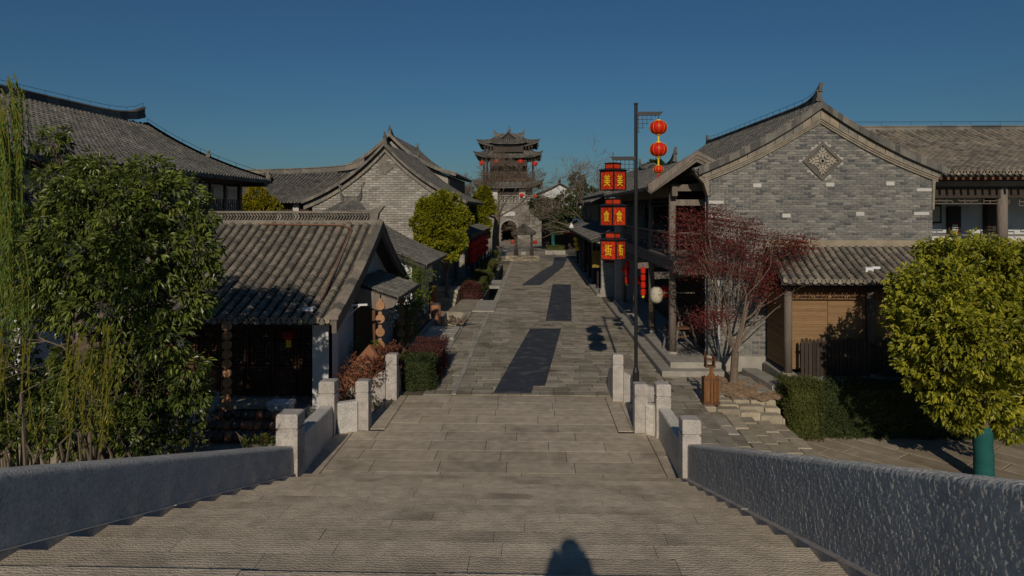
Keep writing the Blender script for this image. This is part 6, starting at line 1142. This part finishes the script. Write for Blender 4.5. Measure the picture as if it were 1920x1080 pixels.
# shrubs by the bridge foot
rs_b = thing('rusty_shrub', (-4.3, 16.2, 0), 'rust-red leafy shrub between the low house and the bridge', 'shrub'); C = [((-4.15, 16.3, .55), (.55, .5, .55)), ((-3.75, 16.9, .75), (.5, .5, .5)), ((-4.3, 15.6, .45), (.4, .4, .45)), ((-3.6, 17.4, .75), (.35, .4, .5)), ((-4.45, 15.2, .3), (.3, .3, .3)), ((-3.9, 15.9, .9), (.4, .35, .3))]
crown(rs_b, C, 1900, 6, .042, .022, M['l_rust'], droop=.0, core=.5, simple=True); crown(rs_b, [((-4.0, 15.6, .1), (.6, .4, .3))], 260, 7, .045, .022, M['l_hedgetop'], droop=0, core=.5, simple=True, name='green_foliage'); b = MB()
for c, r in C:
    for k in range(6): b.tube([(c[0]+rnd.gauss(0, .08), c[1], -.02), (c[0]+rnd.gauss(0, .15), c[1], c[2]*.6), (c[0]+rnd.gauss(0, .3), c[1]+rnd.gauss(0, .25), c[2]+r[2]*.8)], [.014, .01, .004], 4)
b.build('stem', 'bark', rs_b)
cy_ = thing('conifer_shrub', (-4.4, 17.1, 0), 'small bright green conifer beside the white side wall', 'shrub'); C = [((-4.25, 17.2, .5), (.3, .3, .55)), ((-4.0, 17.2, .45), (.24, .24, .4)), ((-4.0, 17.15, .95), (.14, .14, .42)), ((-4.5, 17.5, .8), (.25, .25, .5))]; crown(cy_, C, 900, 6, .04, .016, M['l_vine'], droop=-.5, core=.5, simple=True); b = MB(); b.tube([(-4.15, 17.2, 0), (-4.15, 17.2, 1.2)], [.03, .01], 5); b.build('trunk', 'bark', cy_)
h1 = thing('box_hedge', (-2.95, 18.5, 0), 'boxy clipped hedge at the bridge foot with a purple top and green front', 'hedge')
hedge(h1, -3.42, -2.55, 17.75, 20.4, 0, .80, 9500, .045, M['l_purple'], faces='tr', name='purple_foliage'); hedge(h1, -3.45, -2.55, 17.2, 17.8, 0, .84, 6500, .048, M['l_hedge'], name='green_foliage', arch=.0)
h2 = thing('long_hedge', (-3.2, 43, 0), 'long clipped green hedge with a rounded purple near end beside the channel', 'hedge')
hedge(h2, -3.72, -2.72, 34.9, 35.5, 0, .62, 5200, .07, M['l_purple'], arch=.22, name='purple_foliage', faces='tnrl'); hedge(h2, -3.72, -2.75, 35.5, 44, 0, .72, 9000, .08, M['l_hedgetop'], faces='tr'); hedge(h2, -3.6, -2.75, 45, 50, 0, .95, 5000, .09, M['l_hedgetop'], faces='tnr')
b = MB(); crown(h2, [((-3.1, 53.5, .8), (.6, .6, .7))], 260, 7, .1, .06, M['l_hedgetop'], simple=True, name='round_foliage')
# vine on the white house
vn = thing('climbing_vine', (-4.3, 24, 0), 'light green vine climbing between the canopy and the white house', 'vine'); C = [(tuple(D(px, py, yy)), (r, r, r)) for px, py, yy, r in ((760, 510, 22.2, .5), (785, 530, 22.3, .55), (770, 560, 22.0, .55), (755, 590, 21.6, .5), (790, 560, 22.8, .35), (765, 620, 21.2, .4))]; crown(vn, C, 1500, 7, .055, .03, M['l_vine'], droop=.6, core=.3, simple=True, tb=(1.6, 2.4)); b = MB()
for k in range(5): b.tube([(-4.2+k*.05, 21.6, 0), (-4.1+rnd.gauss(0, .1), 21.8, 1.2), (-4.0+rnd.gauss(0, .2), 22.1, 2.4)], [.03, .02, .01], 5)
b.build('stem', 'bark', vn)
# round tree and its neighbour
def tree_at(name, lb, px, base_y, y, blobs, L, Wd, m, ntip, h, r=.12, per=8, bm='bark'):
    p = D(px, base_y, y); o = thing(name, (p.x, y, 0), lb, 'tree'); C = [(tuple(D(a, c, y+dy)), (rr*y/F, rr*y/F, rr*y/F*.9)) for a, c, dy, rr in blobs]; b, pts = trunk(o, (p.x, y, 0), (p.x, y, h), r, r*.7); b.build('trunk', bm, o); branches(o, pts, C, r*.4); crown(o, C, ntip, per, L, Wd, m, droop=.35, core=.6, simple=True); return o
tree_at('round_tree', 'dense rounded yellow-green tree before the pale brick gable', 838, 500, 33.5, ((830, 405, 0, 42), (795, 420, 0, 25), (860, 410, 0, 25), (815, 445, -.5, 30), (855, 455, -.5, 22), (830, 375, .2, 18), (795, 450, 0, 18), (848, 478, -.4, 12), (800, 390, 0, 20)), .16, .09, M['l_round'], 2600, 1.6)
tree_at('yellow_green_tree', 'narrow yellow-green tree left of the big bare tree', 900, 475, 60, ((906, 373, 0, 17), (897, 398, 0, 16), (915, 390, 0, 13), (907, 420, 0, 12), (908, 358, 0, 9), (910, 438, 0, 8), (888, 386, 0, 9)), .24, .14, M['l_round'], 1500, 2.2)
tree_at('yellow_tree', 'bright yellow tree seen between the hall and the side wing', 490, 440, 33, ((480, 370, 0, 22), (500, 385, 0, 20), (470, 395, 0, 20), (520, 392, 0, 9), (485, 400, 0, 22)), .13, .08, M['l_yellow'], 1300, 3.2)
tree_at('evergreen_tree', 'dark evergreen tree with a teal-wrapped trunk at the street end', 1037, 463, 74, ((1030, 395, 0, 26), (1060, 385, 0, 26), (1010, 385, 0, 18), (1045, 420, 0, 18), (1085, 395, .5, 26), (1100, 365, 0, 22), (1082, 340, 0, 16), (1110, 400, 0, 20)), .28, .15, M['l_pine'], 2300, 2.4, .22, bm='teal')
for name, lb, px, y, sp, L0, r0, h, seed in (('bare_tree', 'big bare dark tree with a thick trunk in front of the gate tower', 931, 66, ((-1, .5), (-.4, 1), (.5, 1.0), (1.1, .6), (.1, 1.3), (-.8, 1.0)), 2.5, .40, 3.9, 11), ('pale_bare_tree', 'pale bare tree with tangled branches right of the gate tower', 1100, 56, ((-1.2, .4), (-.7, 1), (.3, 1.2), (.8, 1.0), (-.2, 1.3), (-1.4, .15)), 2.6, .28, 3.2, 5)):
    rnd.seed(seed); p = D(px, 470, y); o = thing(name, (p.x, y, 0), lb, 'tree'); b = MB(); top = Vector((p.x+.1, y, h)); b.tube([(p.x-.1, y, -.05), (p.x-.05, y, .5), (p.x-.1, y, h*.5), tuple(top)], [r0*1.7, r0, r0*.85, r0*.75], 10)
    b.build('trunk', 'bark' if seed == 11 else 'bark_pale', o); b = MB()
    for dx, dz in sp: limb(b, top-Vector((0, 0, rnd.uniform(0, .5))), (dx, rnd.gauss(0, .5), dz), L0*rnd.uniform(.85, 1.1), r0*.27, 6 if seed == 11 else 5, 5, .2, 3, .70, .10, minr=.009)
    b.build('branch', 'bark' if seed == 11 else 'bark_pale', o)
tree_at('distant_tree', 'small dark tree top behind the brick shop house roof', 1215, 400, 58, ((1230, 312, 0, 14), (1212, 318, 0, 9), (1190, 330, 0, 9)), .2, .1, M['l_pine'], 500, 5)
